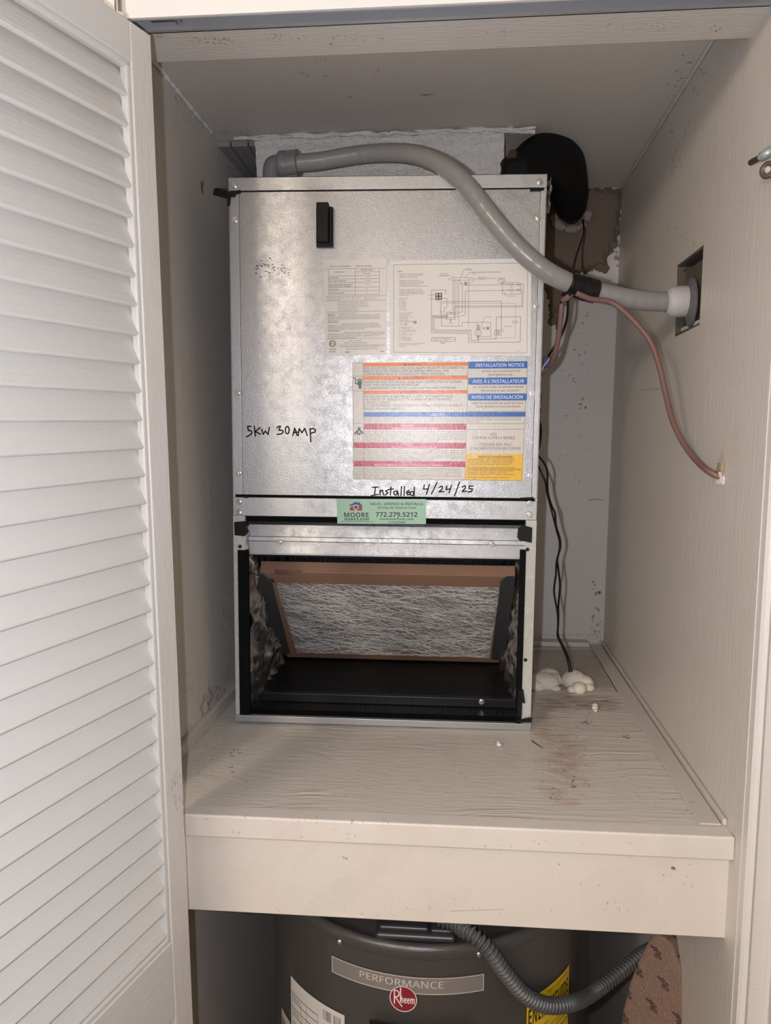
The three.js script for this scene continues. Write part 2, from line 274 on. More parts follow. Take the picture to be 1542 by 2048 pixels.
// ---------------------------------------------------------------- shelf that carries the unit
{
  const t = thing('shelf', 'off-white painted wooden shelf with deep front board carrying the air handler', 'shelf', [.1, -.15, 0]);
  const X0 = -.315, X1 = .497, Z0 = -.596, Z1 = ZS - .019;
  const g = bx(X0, -.018, Z0, X1, 0, Z1); setUV(g, (x, y, z) => [(x - X0) / (X1 - X0), 1 - (z - Z0) / (Z1 - Z0)]);
  const w = 1700, h = 1900, px = (u, v) => { const q = atY(u, v, 0); return [(q.x - X0) / (X1 - X0) * w, (q.z - Z0) / (Z1 - Z0) * h]; };
  const map = canvasTex(w, h, x => {
    x.fillStyle = '#cdc6bb'; x.fillRect(0, 0, w, h);
    blotch(x, w, h, 60, '#b9b0a3', .14, 30, 150);
    for (let i = 0; i < 900; i++) { x.globalAlpha = rr(.05, .25); x.strokeStyle = rnd() < .5 ? '#a59b8c' : '#d8d2c8'; x.lineWidth = rr(1, 3); const a = rnd() * w, b = rnd() * h, l = rr(20, 180); x.beginPath(); x.moveTo(a, b); x.quadraticCurveTo(a + l / 2, b + rr(-5, 5), a + l, b + rr(-5, 5)); x.stroke(); }
    x.globalAlpha = 1;
    // worn bare strip at the back right and its stains
    const cloud = (u0, v0, u1, v1, n, css, al, s) => { for (let i = 0; i < n; i++) { const p = px(u0 + (u1 - u0) * (rnd() + rnd()) / 2, v0 + (v1 - v0) * (rnd() + rnd()) / 2); x.globalAlpha = al * rr(.4, 1); x.fillStyle = css; x.beginPath(); x.ellipse(p[0], p[1], s * rr(.6, 2.2), s * rr(.3, .8), rr(-.2, .2), 0, 7); x.fill(); } x.globalAlpha = 1; };
    poly(x, px, [[1050, 1302], [1186, 1301], [1228, 1376], [1050, 1380]], '#9c9083', .5); cloud(1050, 1296, 1226, 1410, 220, '#7d7062', .12, 22);
    for (let i = 0; i < 160; i++) { const p = px(rr(1066, 1215), rr(1302, 1400)); x.globalAlpha = rr(.1, .35); x.strokeStyle = rnd() < .6 ? '#6d6154' : '#b3a899'; x.lineWidth = rr(1, 4); x.beginPath(); x.moveTo(...p); x.lineTo(p[0] + rr(15, 90), p[1] + rr(-3, 3)); x.stroke(); } x.globalAlpha = 1;
    poly(x, px, [[1066, 1302], [1186, 1300], [1234, 1383]], '#3b322b', .8, 5);
    cloud(1070, 1388, 1240, 1424, 150, '#6f4f42', .14, 20);
    for (let i = 0; i < 46; i++) { const p = px(rr(1120, 1232), rr(1400, 1420)); x.globalAlpha = rr(.3, .7); x.strokeStyle = '#52291f'; x.lineWidth = rr(1, 4); x.beginPath(); x.moveTo(...p); x.lineTo(p[0] + rr(8, 45), p[1] + rr(-8, 8)); x.stroke(); } x.globalAlpha = 1;
    poly(x, px, [[1058, 1462], [1062, 1478], [1078, 1490], [1090, 1497], [1080, 1494], [1064, 1484]], '#6b3f26', .9);
    cloud(1080, 1440, 1180, 1620, 160, '#9a7463', .10, 24); cloud(1060, 1400, 1110, 1500, 80, '#8c6a58', .12, 16);
    
    speckle(x, px, [[1130, 1540, 60, 70, 60, 5, '#5f5044', .55], [1160, 1450, 60, 30, 30, 6, '#6a5745', .55], [1290, 1458, 10, 5, 6, 8, '#7b6242', .8], [1172, 1444, 8, 4, 5, 8, '#4d4540', .7], [1253, 1474, 6, 4, 6, 7, '#5d5148', .8], [1147, 1565, 6, 12, 10, 5, '#3e4046', .8], [1115, 1593, 14, 10, 14, 5, '#a2734f', .7], [470, 1505, 20, 8, 9, 7, '#6d6152', .7], [466, 1537, 8, 8, 8, 6, '#5a5046', .7], [440, 1470, 50, 40, 70, 4, '#7a6f61', .5], [410, 1520, 24, 40, 40, 4, '#6d6457', .5], [700, 1560, 240, 40, 40, 4, '#6d6457', .45], [900, 1480, 200, 30, 24, 4, '#6d6457', .45], [1300, 1560, 80, 50, 40, 4, '#7d7366', .5], [1400, 1630, 30, 20, 24, 4, '#6a6055', .5]]);
    poly(x, px, [[640, 1509], [650, 1515], [668, 1518]], '#8a6b50', .8, 3);
    poly(x, px, [[394, 1612], [404, 1614]], '#a4572f', .7, 6);
    for (let i = 0; i < 160; i++) { const p = px(rr(420, 1040), rr(1460, 1600)); x.globalAlpha = rr(.15, .5); x.strokeStyle = '#e3ddd3'; x.lineWidth = rr(1.5, 3); x.beginPath(); x.moveTo(...p); x.quadraticCurveTo(p[0] + 40, p[1] + rr(-6, 6), p[0] + rr(50, 130), p[1] + rr(-7, 7)); x.stroke(); } x.globalAlpha = 1;
  });
  const grain = dataTex(512, 1024, (x, y) => { const w1 = fbm(x, y, 5, 2, 3), n1 = vnoise(x * 6 + w1 * 1.5, y * 100 + w1 * 9, 8192, 31), n2 = vnoise(x * 11 + 5, y * 190 + w1 * 6, 8192, 35), r1 = Math.pow(1 - Math.abs(2 * n1 - 1), 5), r2 = Math.pow(1 - Math.abs(2 * n2 - 1), 4), m = Math.max(0, Math.min(1, (fbm(x, y, 7, 77, 3) - .3) * 3)); return 255 * Math.min(1, .55 * r1 * m + .3 * r2 * m + .15 * vnoise(x * 60, y * 200, 8192, 9)); }, false);
  put(t, 'deck', g, std(0xffffff, .45, 0, { map, bumpMap: grain, bumpScale: .0016 }), 'worn painted plywood deck with brown stains');
  const n = bx(-.322, -.031, ZS - .03, .4895, .0012, ZS, .003), ap = bx(-.322, -.15, ZS - .038, .4905, -.0315, ZS - .019, .0015);
  const edge = surfTex(-.33, .52, -.16, .01, 1500, (u, v) => { const q = atZ(u, v, v < 1700 ? ZS : ZS - .019); return [q.x, q.y]; }, '#d6cec5', (x, toC, w2, h2) => {
    blotch(x, w2, h2, 50, '#c9bfb4', .16, 20, 120);
    speckle(x, toC, [[600, 1670, 200, 14, 16, 2, '#8c7f70', .6], [1100, 1690, 300, 20, 16, 2, '#8c7f70', .6], [900, 1830, 400, 20, 40, 2, '#9a8c7c', .5], [1250, 1760, 160, 60, 20, 2, '#84776a', .6], [1345, 1753, 3, 2, 3, 4, '#5e544a', .8], [690, 1732, 4, 2, 3, 3, '#6e6459', .7], [1225, 1830, 20, 12, 10, 2, '#8c7f70', .7], [800, 1640, 420, 8, 80, 2.4, '#8e8272', .45]]);
    poly(x, toC, [[900, 1838], [960, 1836], [1005, 1834]], '#a3968a', .7, 1.5);
  });
  const em = matMap(edge, .4, paintBump, .0003);
  for (const [nm, gg] of [['nosing', n], ['apron', ap]]) { setUV(gg, (x, y, z) => [(x + .33) / .85, (y + .16 - .6 * (ZS - z)) / .17]); put(t, nm, gg, em); }
  // ledger strips along the walls
  const strip = matMap(surfTex(0, 1, 0, 1, 512, (u, v) => [0, 0], '#c6beb4', (x, c, w2, h2) => { blotch(x, w2, h2, 60, '#9b9186', .3, 8, 50); blotch(x, w2, h2, 120, '#7c7268', .3, 2, 9); }), .5);
  const rs = bx(0, .0005, -.592, .006, .010, ZS - .031, .002), q = rs.attributes.position; for (let i = 0; i < q.count; i++) q.setX(i, rwX(q.getY(i), q.getZ(i)) - .0065 + q.getX(i));
  put(t, 'ledger_strip', rs, strip, 'dusty painted strip along the right wall');
  const rf = bx(0, .0003, -.58, .028, .0032, ZS - .031, .0012), q2 = rf.attributes.position; for (let i = 0; i < q2.count; i++) q2.setX(i, rwX(q2.getY(i), q2.getZ(i)) - .036 + q2.getX(i));
  put(t, 'ledger_strip', rf, strip);
  const ls = bx(0, .0005, -.592, .010, .022, .309, .0015), q3 = ls.attributes.position; for (let i = 0; i < q3.count; i++) q3.setX(i, lwX(q3.getY(i), q3.getZ(i)) + .0005 + q3.getX(i));
  put(t, 'ledger_strip', ls, strip);
  put(t, 'ledger_strip', bx(-.30, .0005, -.5955, .47, .012, -.56, .0015), strip);
}
// ---------------------------------------------------------------- plastered duct between unit and ceiling
{
  const x0 = atZ(512, 310, -.235).x, x1 = atZ(1006, 300, -.235).x, y0 = .958;
  const box = new THREE.BoxGeometry(x1 - x0, YC - y0 - .001, .33, 60, 24, 20); box.translate((x0 + x1) / 2, (y0 + YC) / 2, -.235 - .165);
  const p = box.attributes.position; for (let i = 0; i < p.count; i++) { const x = p.getX(i), y = p.getY(i), z = p.getZ(i); const a = fbm(x * 3 + 5, y * 3 + z * 2 + 7, 8, 21, 4) - .5, b = fbm(x * 2 + 1, y * 9 + 3 + z, 12, 22, 3) - .5;
    p.setXYZ(i, x + a * .012, Math.min(YC - .001, y + (y > y0 + .01 ? b * .006 : 0)), z + (a + b) * .014 + (y > YC - .02 ? .012 : 0)); }
  box.computeVertexNormals(); boxUV(box);
  const t = thing('duct_box', 'rough white plastered duct box between metal cabinet and closet ceiling', 'duct', [(x0 + x1) / 2, y0, -.4]);
  const pl = std(L(.66, .63, .60), .6, 0, { bumpMap: paintBump, bumpScale: .004 });
  put(t, 'plaster_face', mergeVertices(box), pl);
  const rid = []; for (let k = 0; k < 3; k++) { const pts = []; for (let i = 0; i <= 24; i++) pts.push([x0 - .04 + (x1 - x0 + .1) * i / 24, YC - .003 - k * .003 + rr(-.003, .003), -.225 + k * .004 + rr(-.006, .006)]); rid.push(vtube(pts, s => .0015 + .003 * vnoise(s * 30, k * 9, 4096, 7), 80, 6)); }
  put(t, 'plaster_ridge', rid, pl, 'ragged plaster bead along the ceiling');
}
// ---------------------------------------------------------------- junction box in the right wall
{
  const { z0, z1, y0, y1 } = M.boxHole, zc = (z0 + z1) / 2, yc = (y0 + y1) / 2, xw = rwX(yc, zc);
  const t = thing('junction_box', 'dirty grey metal electrical box recessed in the right wall', 'electrical box', [xw + .05, y0, zc]);
  const rust = std(0xffffff, .75, .2, { map: canvasTex(256, 256, (x, w, h) => { x.fillStyle = '#564d43'; x.fillRect(0, 0, w, h); blotch(x, w, h, 160, '#857766', .5, 3, 22); blotch(x, w, h, 160, '#3a332d', .5, 3, 18); blotch(x, w, h, 60, '#a89c8a', .5, 2, 8); }), bumpMap: paintBump, bumpScale: .002 });
  const e = .0004, th = .004, d = .05;
  put(t, 'box_shell', [bx(xw + d - th, y0 + e, z0 + e, xw + d, y1 - e, z1 - e), bx(xw, y0 + e, z0 + e, xw + d, y0 + th, z1 - e), bx(xw, y1 - th, z0 + e, xw + d, y1 - e, z1 - e), bx(xw, y0 + e, z0 + e, xw + d, y1 - e, z0 + th), bx(xw, y0 + e, z1 - th, xw + d, y1 - e, z1 - e)], rust);
  const plateP = onRW(1378, 590, -.018);
  put(t, 'cover_plate', bx(xw + .011, y0 + .016, z0 + .008, xw + .016, y1 - .012, z1 - .012, .002), rust);
  const sp = onRW(1383, 536, -.02); const sg = new THREE.CylinderGeometry(.006, .006, .004, 14); sg.rotateZ(Math.PI / 2); sg.translate(xw + .0095, sp.y, sp.z); put(t, 'screw', sg, M.zinc);
  put(t, 'paper_strip', bx(xw + .003, y0 + .001, z0 + .02, xw + .02, y0 + .012, z1 - .015, .002), std(L(.5, .45, .44), .8), 'pale torn paper strip at the bottom');
}
// ---------------------------------------------------------------- air handler
const unit = thing('air_handler', 'tall galvanized steel air handler cabinet with warning labels and open filter bay', 'air handler', [0, .0026, 0]);
unit.rotation.order = 'YXZ'; unit.rotation.set(.0154, .0218, -.0081); unit.updateMatrixWorld(true);
const uInv = unit.matrixWorld.clone().invert(), uC = cpos.clone().applyMatrix4(uInv);
// photograph pixel -> point of the unit's own plane z = c (or y = c, x = c)
function F(u, v, c = 0, ax = 'z') { const d = dirOf(u, v).transformDirection(uInv), s = (c - uC[ax]) / d[ax]; return uC.clone().addScaledVector(d, s); }
const frect = (u0, v0, u1, v1, z = 0) => { const a = F((u0 + u0) / 2, (v0 + v1) / 2, z), b = F(u1, (v0 + v1) / 2, z), t = F((u0 + u1) / 2, v0, z), m = F((u0 + u1) / 2, v1, z); return { x0: a.x, x1: b.x, y1: t.y, y0: m.y }; };
function uplate(name, pts, z, th, mat, label) { const q = pts.map(p => F(p[0], p[1], z)); return putL(unit, name, plate(q, V(0, 0, 1), th), mat, label); }
const UW = .265, UH = .946, UD = .44;
{
  const spangle = dataTex(512, 512, (x, y) => { const c = hash(Math.floor(x * 200), Math.floor(y * 200), 5), f = fbm(x, y, 24, 8, 3); return 255 * (.30 + .16 * c + .26 * f); }, false, [4, 4]);
  const spBump = dataTex(512, 512, (x, y) => 255 * (.5 * hash(Math.floor(x * 256), Math.floor(y * 256), 15) + .5 * fbm(x, y, 90, 18, 2)), false, [4, 4]);
  const galv = (c = .44, r = 1, o = {}) => std(L(c, c, c * 1.005), r, .88, { roughnessMap: spangle, bumpMap: spBump, bumpScale: .00015, ...o });
  const G = M.galv = galv(), Gd = galv(.5);
  // cabinet shell
  putL(unit, 'side_panel', bx(-UW, .004, -UD, -UW + .004, UH - .002, -.002), G); putL(unit, 'side_panel', bx(UW - .004, .004, -UD, UW, UH - .002, -.002), G);
  putL(unit, 'back_panel', bx(-UW, .004, -UD - .004, UW, UH - .002, -UD), G);
  putL(unit, 'top_panel', bx(-UW, UH - .004, -UD, UW, UH, -.001), G);
  const ym = F(760, 1036).y;
  putL(unit, 'divider', bx(-UW + .005, ym + .035, -UD, UW - .005, ym + .04, -.03), Gd);
  // top rail
  const tr = frect(457, 357, 1094, 379), yp1 = F(760, 381.5).y, yp0 = F(760, 993).y;
  putL(unit, 'top_rail', [bx(-UW, tr.y0, -.014, UW, UH, .002, .0012), bx(-UW, tr.y0 + .001, -.03, UW, tr.y0 + .003, -.002)], G);
  putL(unit, 'seam', bx(-UW + .004, yp1 - .004, -.02, UW - .004, tr.y0 + .004, -.008), M.gasket, 'black gasket seam');
  // access panel: flanges and field, felt-pen writing on the field
  const fx0 = F(482, 700).x, fx1 = F(1072, 700).x;
  const cw = 1500, ch = Math.round(1500 * (yp1 - yp0) / (fx1 - fx0));
  const pc = (u, v) => { const q = F(u, v, .001); return [(q.x - fx0) / (fx1 - fx0) * cw, (1 - (q.y - yp0) / (yp1 - yp0)) * ch]; };
  const pmap = canvasTex(cw, ch, x => {
    x.fillStyle = '#cfcfcf'; x.fillRect(0, 0, cw, ch);
    for (let i = 0; i < 26000; i++) { const s = rr(2, 7), v = 195 + rnd() * 34 | 0; x.globalAlpha = .35; x.fillStyle = `rgb(${v},${v},${v})`; x.fillRect(rnd() * cw, rnd() * ch, s, s * rr(.5, 1.6)); } x.globalAlpha = 1;
    const S = (pts, lw = 3.2, sc, ox, oy) => { x.strokeStyle = '#16151a'; x.lineWidth = lw / 590 * cw; x.lineCap = x.lineJoin = 'round'; x.beginPath(); pts.forEach((p, i) => { const q = pc(ox + p[0] * sc, oy + p[1] * sc); i ? x.lineTo(...q) : x.moveTo(...q); }); x.stroke(); };
    const ring = (cx, cy, a, b) => { const o = []; for (let i = 0; i <= 16; i++) o.push([cx + a * Math.cos(i * .3927), cy + b * Math.sin(i * .3927)]); return o; };
    const A = [[[215, 168], [182, 168], [190, 212], [214, 212], [226, 228], [220, 248], [172, 275]], [[250, 168], [262, 268]], [[308, 182], [260, 222], [314, 248]], [[325, 198], [343, 250], [364, 216], [392, 252], [405, 180]], [[482, 182], [500, 168], [520, 168], [502, 206], [540, 210], [547, 228], [530, 246], [486, 250]], ring(589, 207, 20, 38), [[646, 262], [666, 187], [690, 260]], [[652, 234], [694, 227]], [[701, 262], [712, 192], [740, 234], [768, 190], [795, 262]], [[822, 192], [832, 325]], [[822, 198], [852, 190], [878, 200], [874, 226], [832, 240]]];
    for (const s of A) S(s, 2.6, .1946, 460, 820);
    const B = [[[745, 975], [757, 974]], [[751, 974], [749, 990]], [[743, 991], [756, 989]], [[760, 980], [760, 990]], [[760, 984], [765, 980], [767, 990]], [[776, 980], [771, 982], [776, 986], [770, 990]], [[782, 974], [781, 990]], [[777, 979], [787, 978]], ring(791, 986, 3.5, 4), [[795, 982], [797, 991]], [[803, 973], [802, 991]], [[809, 973], [808, 991]], [[813, 986], [819, 985], [817, 981], [813, 984], [815, 990], [820, 989]], ring(824, 987, 3.4, 4), [[829, 974], [828, 992]],
      [[849, 970], [847, 978], [856, 978]], [[859, 969], [853, 988]], [[874, 965], [863, 988]], [[878, 975], [884, 972], [885, 977], [878, 984], [888, 983]], [[894, 972], [892, 979], [901, 978]], [[903, 971], [898, 986]], [[919, 964], [909, 992]], [[924, 974], [930, 971], [931, 976], [924, 983], [933, 982]], [[946, 972], [938, 972], [938, 977], [945, 978], [943, 983], [936, 984]]];
    for (const s of B) S(s, 2.3, 1, 0, 0);
    for (let i = 0; i < 70; i++) { const p = pc(rr(508, 580), 540 + 26 * (rnd() + rnd() - 1)); x.globalAlpha = rr(.3, .85); x.fillStyle = '#2c2c30'; x.beginPath(); x.ellipse(p[0], p[1], rr(2, 7), rr(1.2, 3), rr(-.4, .4), 0, 7); x.fill(); }
    for (let i = 0; i < 60; i++) { const p = pc(rr(480, 1070), rr(385, 990)); x.globalAlpha = rr(.1, .35); x.fillStyle = '#77777a'; x.beginPath(); x.ellipse(p[0], p[1], rr(1, 4), rr(1, 3), 0, 0, 7); x.fill(); } x.globalAlpha = 1;
  });
  const fg = bx(fx0, yp0, -.01, fx1, yp1, .0015, .001); setUV(fg, (x, y) => [(x - fx0) / (fx1 - fx0), (y - yp0) / (yp1 - yp0)]);
  const pan = putL(unit, 'access_panel', fg, std(L(.61, .61, .62), .9, .9, { map: pmap, roughnessMap: (() => { const t = spangle.clone(); t.repeat.set(2, 2.4); return t; })(), bumpMap: (() => { const t = spBump.clone(); t.repeat.set(2.2, 2.4); return t; })(), bumpScale: .00022 }), 'galvanized access panel with felt-pen notes');
  putL(pan, 'flange', bx(-UW + .001, yp0, -.01, fx0, yp1 - .002, .0005, .001), G); putL(pan, 'flange', bx(fx1, yp0, -.01, UW - .001, yp1 - .002, .0005, .001), G);
  putL(unit, 'seam', bx(-UW + .004, yp0 - .006, -.02, UW - .004, yp0 + .004, -.008), M.gasket);
  // middle rail
  const y1 = F(760, 998).y, y0 = ym;
  putL(unit, 'middle_rail', [bx(-UW, y0, -.016, UW, y1, .0005, .0012), bx(-UW, y0, -.03, UW, y0 + .002, -.002)], G);
  // posts of the filter bay
  const pl = F(492, 1250).x, pr = F(1046, 1250).x, yb = F(760, 1437).y;
  const postM = std(L(.62, .63, .60), .5, .35, { roughnessMap: spangle });
  putL(unit, 'post', [bx(-UW, .008, -.012, pl, y0, .0002, .001), bx(-UW, .008, -.03, -UW + .003, y0, 0)], postM); putL(unit, 'post', [bx(pr, .008, -.012, UW, y0, .0002, .001), bx(UW - .003, .008, -.03, UW, y0, 0)], postM);
  putL(unit, 'bottom_rail', [bx(-UW - .001, 0, -.004, UW + .001, yb, .004, .0012)], G); putL(unit, 'bottom_lip', bx(-UW + .004, yb - .004, -.05, UW - .004, yb - .001, -.0045), M.gasket); 
  // gasket strips beside the opening
  const gl = frect(478, 1100, 496, 1426), gr = frect(1036, 1100, 1047, 1430);
  putL(unit, 'gasket_strip', bx(gl.x0, yb, -.008, gl.x1 + .002, gl.y1, .0035, .001), M.gasket); putL(unit, 'gasket_strip', bx(gr.x0, yb, -.008, gr.x1, gr.y1, .0035, .001), M.gasket);
  // insides of the filter bay
  const by = y0 + .03, liner = blk(.010, .4, .35, { bumpMap: paintBump, bumpScale: .002 });
  putL(unit, 'bay_floor', bx(-UW + .005, .004, -UD + .002, UW - .005, .012, -.03), liner, 'black lined floor of the filter bay');
  putL(unit, 'bay_back', bx(-UW + .005, .012, -UD + .001, UW - .005, ym + .03, -UD + .006), liner);
  const bandT = F(760, 1034, -.03).y, bandB = F(760, 1055, -.05).y;
  putL(unit, 'insulation_strip', bx(-UW + .005, bandB - .004, -.058, UW - .005, ym + .034, -.05), M.gasket, 'black insulation strip under the middle rail');
  // sloping filter rack plate with two creases
  { const A = F(760, 1053, -.05), c1 = F(760, 1077, -.044), c2 = F(760, 1086, -.0425), Bq = F(760, 1110, -.036);
    const prof = [[-.05, A.y + .006], [-.05, A.y], [-.0445, c1.y + .0006], [-.0462, c1.y], [-.0442, c1.y - .0006], [-.0427, c2.y + .0006], [-.0444, c2.y], [-.0424, c2.y - .0006], [-.036, Bq.y], [-.036, Bq.y - .003], [-.052, Bq.y - .006], [-.056, A.y]];
    const g = new THREE.ExtrudeGeometry(new THREE.Shape(prof.map(p => new THREE.Vector2(...p))), { depth: 2 * UW - .022, bevelEnabled: false });
    g.rotateY(-Math.PI / 2); g.translate(UW - .011, 0, 0); const q = g.attributes.position; for (let i = 0; i < q.count; i++) q.setZ(i, q.getZ(i));
    putL(unit, 'rack_plate', boxUV(g), galv(.42), 'bright sloping metal plate above the filter');
    M.rackB = Bq; }
  const front = bx(-UW + .005, F(760, 1117, -.075).y, -.085, UW - .005, M.rackB.y - .002, -.075); putL(unit, 'rack_back', front, M.black);
  // cross bar on the floor
  { const a = F(760, 1391, .03, 'y'); const z = a.z; putL(unit, 'cross_bar', bx(-UW + .03, .012, z - .012, UW - .02, .030, z, .002), std(L(.022, .022, .025), .3, .5)); const s = F(963, 1403, z); screw(s.x, s.y, z, 'screw'); }
  // crumpled foil linings on both sides
  const foilB = (side, x0, amp) => { const g = new THREE.PlaneGeometry(.38, .33, 46, 40); const p = g.attributes.position; for (let i = 0; i < p.count; i++) { const u = p.getX(i), v = p.getY(i); const n = Math.abs(fbm(u * 2 + 3, v * 2 + 5 + side, 14, 51 + side, 4) - .47) * 2; p.setXYZ(i, x0 - side * (amp * n + amp * .6 * vnoise(u * 60, v * 10 + 60, 4096, 3)) , v + .012 + .165, -.01 - (u + .19)); } g.computeVertexNormals(); return boxUV(g); };
  const foilM = std(L(.62, .60, .57), .25, .95, { bumpMap: paintBump, bumpScale: .002 });
  putL(unit, 'foil_lining', foilB(-1, -UW + .006, .03), foilM, 'crumpled silver foil lining on the left side');
  putL(unit, 'foil_lining', foilB(1, UW - .006, .022), foilM, 'crumpled silver foil lining on the right side');
  // screws: hex head with washer and slot
  function screw(x, y, z, nm = 'screw', r = .0046) { const h = new THREE.CylinderGeometry(r * .78, r * .85, .004, 6); h.rotateX(Math.PI / 2); h.translate(0, 0, .0035); const w = new THREE.CylinderGeometry(r * 1.15, r * 1.25, .0014, 18); w.rotateX(Math.PI / 2); w.translate(0, 0, .0007); const c = bx(-r * .7, -.0006, .0056, r * .7, .0006, .0064); c.rotateZ(.7); const g = merge([h, w, c]); g.rotateZ(rnd() * 3); g.translate(x, y, z); return putL(unit, nm, g, M.zinc); }
  for (const [u, v, z] of [[469, 371, .002], [1079, 364, .002], [470, 440, .0005], [1076, 435, .0005], [1072, 611, .0005], [476, 785, .0005], [1064, 787, .0005], [478, 946, .0005], [1060, 951, .0005], [478, 1004, .0005], [478, 1026, .0005], [1059, 1007, .0005], [1059, 1029, .0005], [560, 1085, -.042], [983, 1088, -.042], [472, 614, .0005], [1070, 520, .0005]].slice(0, 15)) { const q = F(u, v, z); screw(q.x, q.y, z); }
  for (const [u, v] of [[480, 1093], [1055, 1099], [1051, 1320], [481, 1312]]) { const q = F(u, v, .0005), g = new THREE.CylinderGeometry(.0032, .0032, .001, 14); g.rotateX(Math.PI / 2); g.translate(q.x, q.y, .0006); putL(unit, 'screw_hole', g, M.hole); }
  // black handle clip on the panel
  { const a = frect(634, 417, 667, 497), b = frect(636, 411, 660, 494); putL(unit, 'handle', [bx(a.x0, a.y0, .001, a.x1, a.y1, .010, .001), bx(b.x0, b.y0 + .004, .008, b.x1, b.y1, .02, .0015), bx(b.x1 + .001, a.y0, .009, a.x1 - .001, a.y1 - .002, .014, .001)], M.black, 'black plastic handle clip'); }
  // tape
  uplate('tape', [[428, 378], [436, 376], [458, 384], [481, 380], [482, 387], [472, 389], [470, 395], [462, 394], [460, 412], [455, 412], [455, 398], [426, 390]], .003, .0012, M.tape, 'black tape flag at the top left corner');
  uplate('tape', [[1060, 376], [1083, 376], [1082, 383], [1060, 383]], .003, .001, M.tape);
  uplate('tape', [[469, 1044], [490, 1042], [497, 1050], [493, 1056], [498, 1064], [490, 1072], [470, 1070]], .001, .003, M.tape);
  uplate('tape', [[1036, 1056], [1046, 1050], [1064, 1055], [1063, 1085], [1038, 1080], [1034, 1074]], .001, .003, M.tape);
  uplate('tape', [[488, 992], [497, 992], [497, 996], [488, 996]], .001, .001, M.tape); uplate('tape', [[1040, 995], [1067, 994], [1067, 998], [1040, 998]], .001, .001, M.tape);
  uplate('tape', [[1037, 1380], [1046, 1378], [1050, 1406], [1044, 1404], [1043, 1432], [1034, 1432]], .002, .003, M.tape); uplate('tape', [[1030, 1440], [1058, 1434], [1064, 1436], [1062, 1444], [1040, 1444]], .003, .003, M.tape);
  // foil tape on the top right corner
  { const g = new THREE.PlaneGeometry(.03, .05, 12, 16); const p = g.attributes.position; for (let i = 0; i < p.count; i++) { const u = p.getX(i), v = p.getY(i); p.setXYZ(i, UW + .001 + Math.max(0, .010 * fbm(u * 8 + 2, v * 8 + 2, 16, 61, 3)), UH - .03 + v, -.012 + u); } g.computeVertexNormals(); putL(unit, 'foil_tape', boxUV(g), std(L(.75, .72, .68), .25, .9), 'crumpled silver foil tape on the right corner'); }
  // labels
  const T = (x, s, a, b, px, o = {}) => { x.font = `${o.b ? 'bold ' : ''}${o.i ? 'italic ' : ''}${px}px ${o.f || 'sans-serif'}`; x.fillStyle = o.c || '#3a3634'; x.textAlign = o.al || 'left'; x.textBaseline = 'alphabetic'; x.globalAlpha = o.a || 1; if (o.w) { x.save(); const m = x.measureText(s).width; x.translate(a, b); x.scale(o.w / m, 1); x.fillText(s, 0, 0); x.restore(); } else x.fillText(s, a, b); x.globalAlpha = 1; };
  const paper = (map, r = .38) => std(0xffffff, r, 0, { map, bumpMap: paintBump, bumpScale: .0002 });
  function ulabel(name, corners, map, z, label, r) { const q = corners.map(c => F(c[0], c[1], z)); return putL(unit, name, sheet(q, V(0, 0, 1), .0008), paper(map, r), label); }
  // rating plate
  ulabel('rating_label', [[648, 519], [773, 518], [772, 709], [650, 711]], canvasTex(740, 1120, x => {
    const sx = 740 / 1220, sy = 1120 / 1880; x.fillStyle = '#d6d2cd'; x.fillRect(0, 0, 740, 1120); x.setTransform(sx, 0, 0, sy, -80 * sx, -80 * sy);
    const ln = (...p) => { x.strokeStyle = '#4a4644'; x.lineWidth = 5; x.beginPath(); for (let i = 0; i < p.length; i += 2) i ? x.lineTo(p[i], p[i + 1]) : x.moveTo(p[i], p[i + 1]); x.stroke(); };
    T(x, 'MODEL NO. 36HC7240V(H)EHK5', 185, 226, 26, { b: 1, w: 415 }); T(x, 'SERIAL NO. 2312170558', 695, 224, 26, { b: 1, w: 320 });
    ln(105, 265, 1295, 262); ln(165, 265, 172, 772, 1165, 768, 1165, 265); ln(690, 265, 690, 768); for (const y of [402, 466, 532, 630, 696]) ln(168, y, 1165, y - 4); ln(690, 325, 1165, 325);
    T(x, 'POWER SUPPLY', 292, 338, 26, { b: 1 }); T(x, '208/240V 1PH 60HZ', 805, 302, 26, { b: 1 }); T(x, '208V / 240V', 850, 368, 24, { b: 1 });
    const rows = [['HEATER AMPS', 446, '17.3/20'], ['MIN. CIRCUIT AMPACITY', 512, '24.8/28'], ['MOTOR AMPS', 680, '2.8'], ['MOTOR HORSEPOWER', 748, '1/3']]; for (const [a, y, b] of rows) { T(x, a, 180, y, 28, { b: 1 }); T(x, b, 890, y - 6, 28); }
    T(x, 'MAX. OVERCURRENT PROTECTION', 180, 580, 27, { b: 1, w: 465 }); T(x, '(FUSE OR HACR CKT. BREAKER)', 180, 614, 27, { b: 1, w: 430 }); T(x, '30/30', 895, 584, 28);
    ln(105, 805, 1295, 795); ln(110, 885, 1295, 882); ln(632, 805, 632, 884); ln(1003, 800, 1003, 882); T(x, 'REFRIGERANT, SUITABLE FOR R-410A OR', 122, 840, 25, { w: 465 }); T(x, 'R-22 (USE * TXV/PISTON)', 122, 872, 25); T(x, 'DESIGN PSIG', 655, 846, 25); T(x, 'HIGH  449', 862, 836, 24); T(x, 'LOW  238', 862, 868, 24); T(x, 'RAD FEEL', 1025, 846, 24);
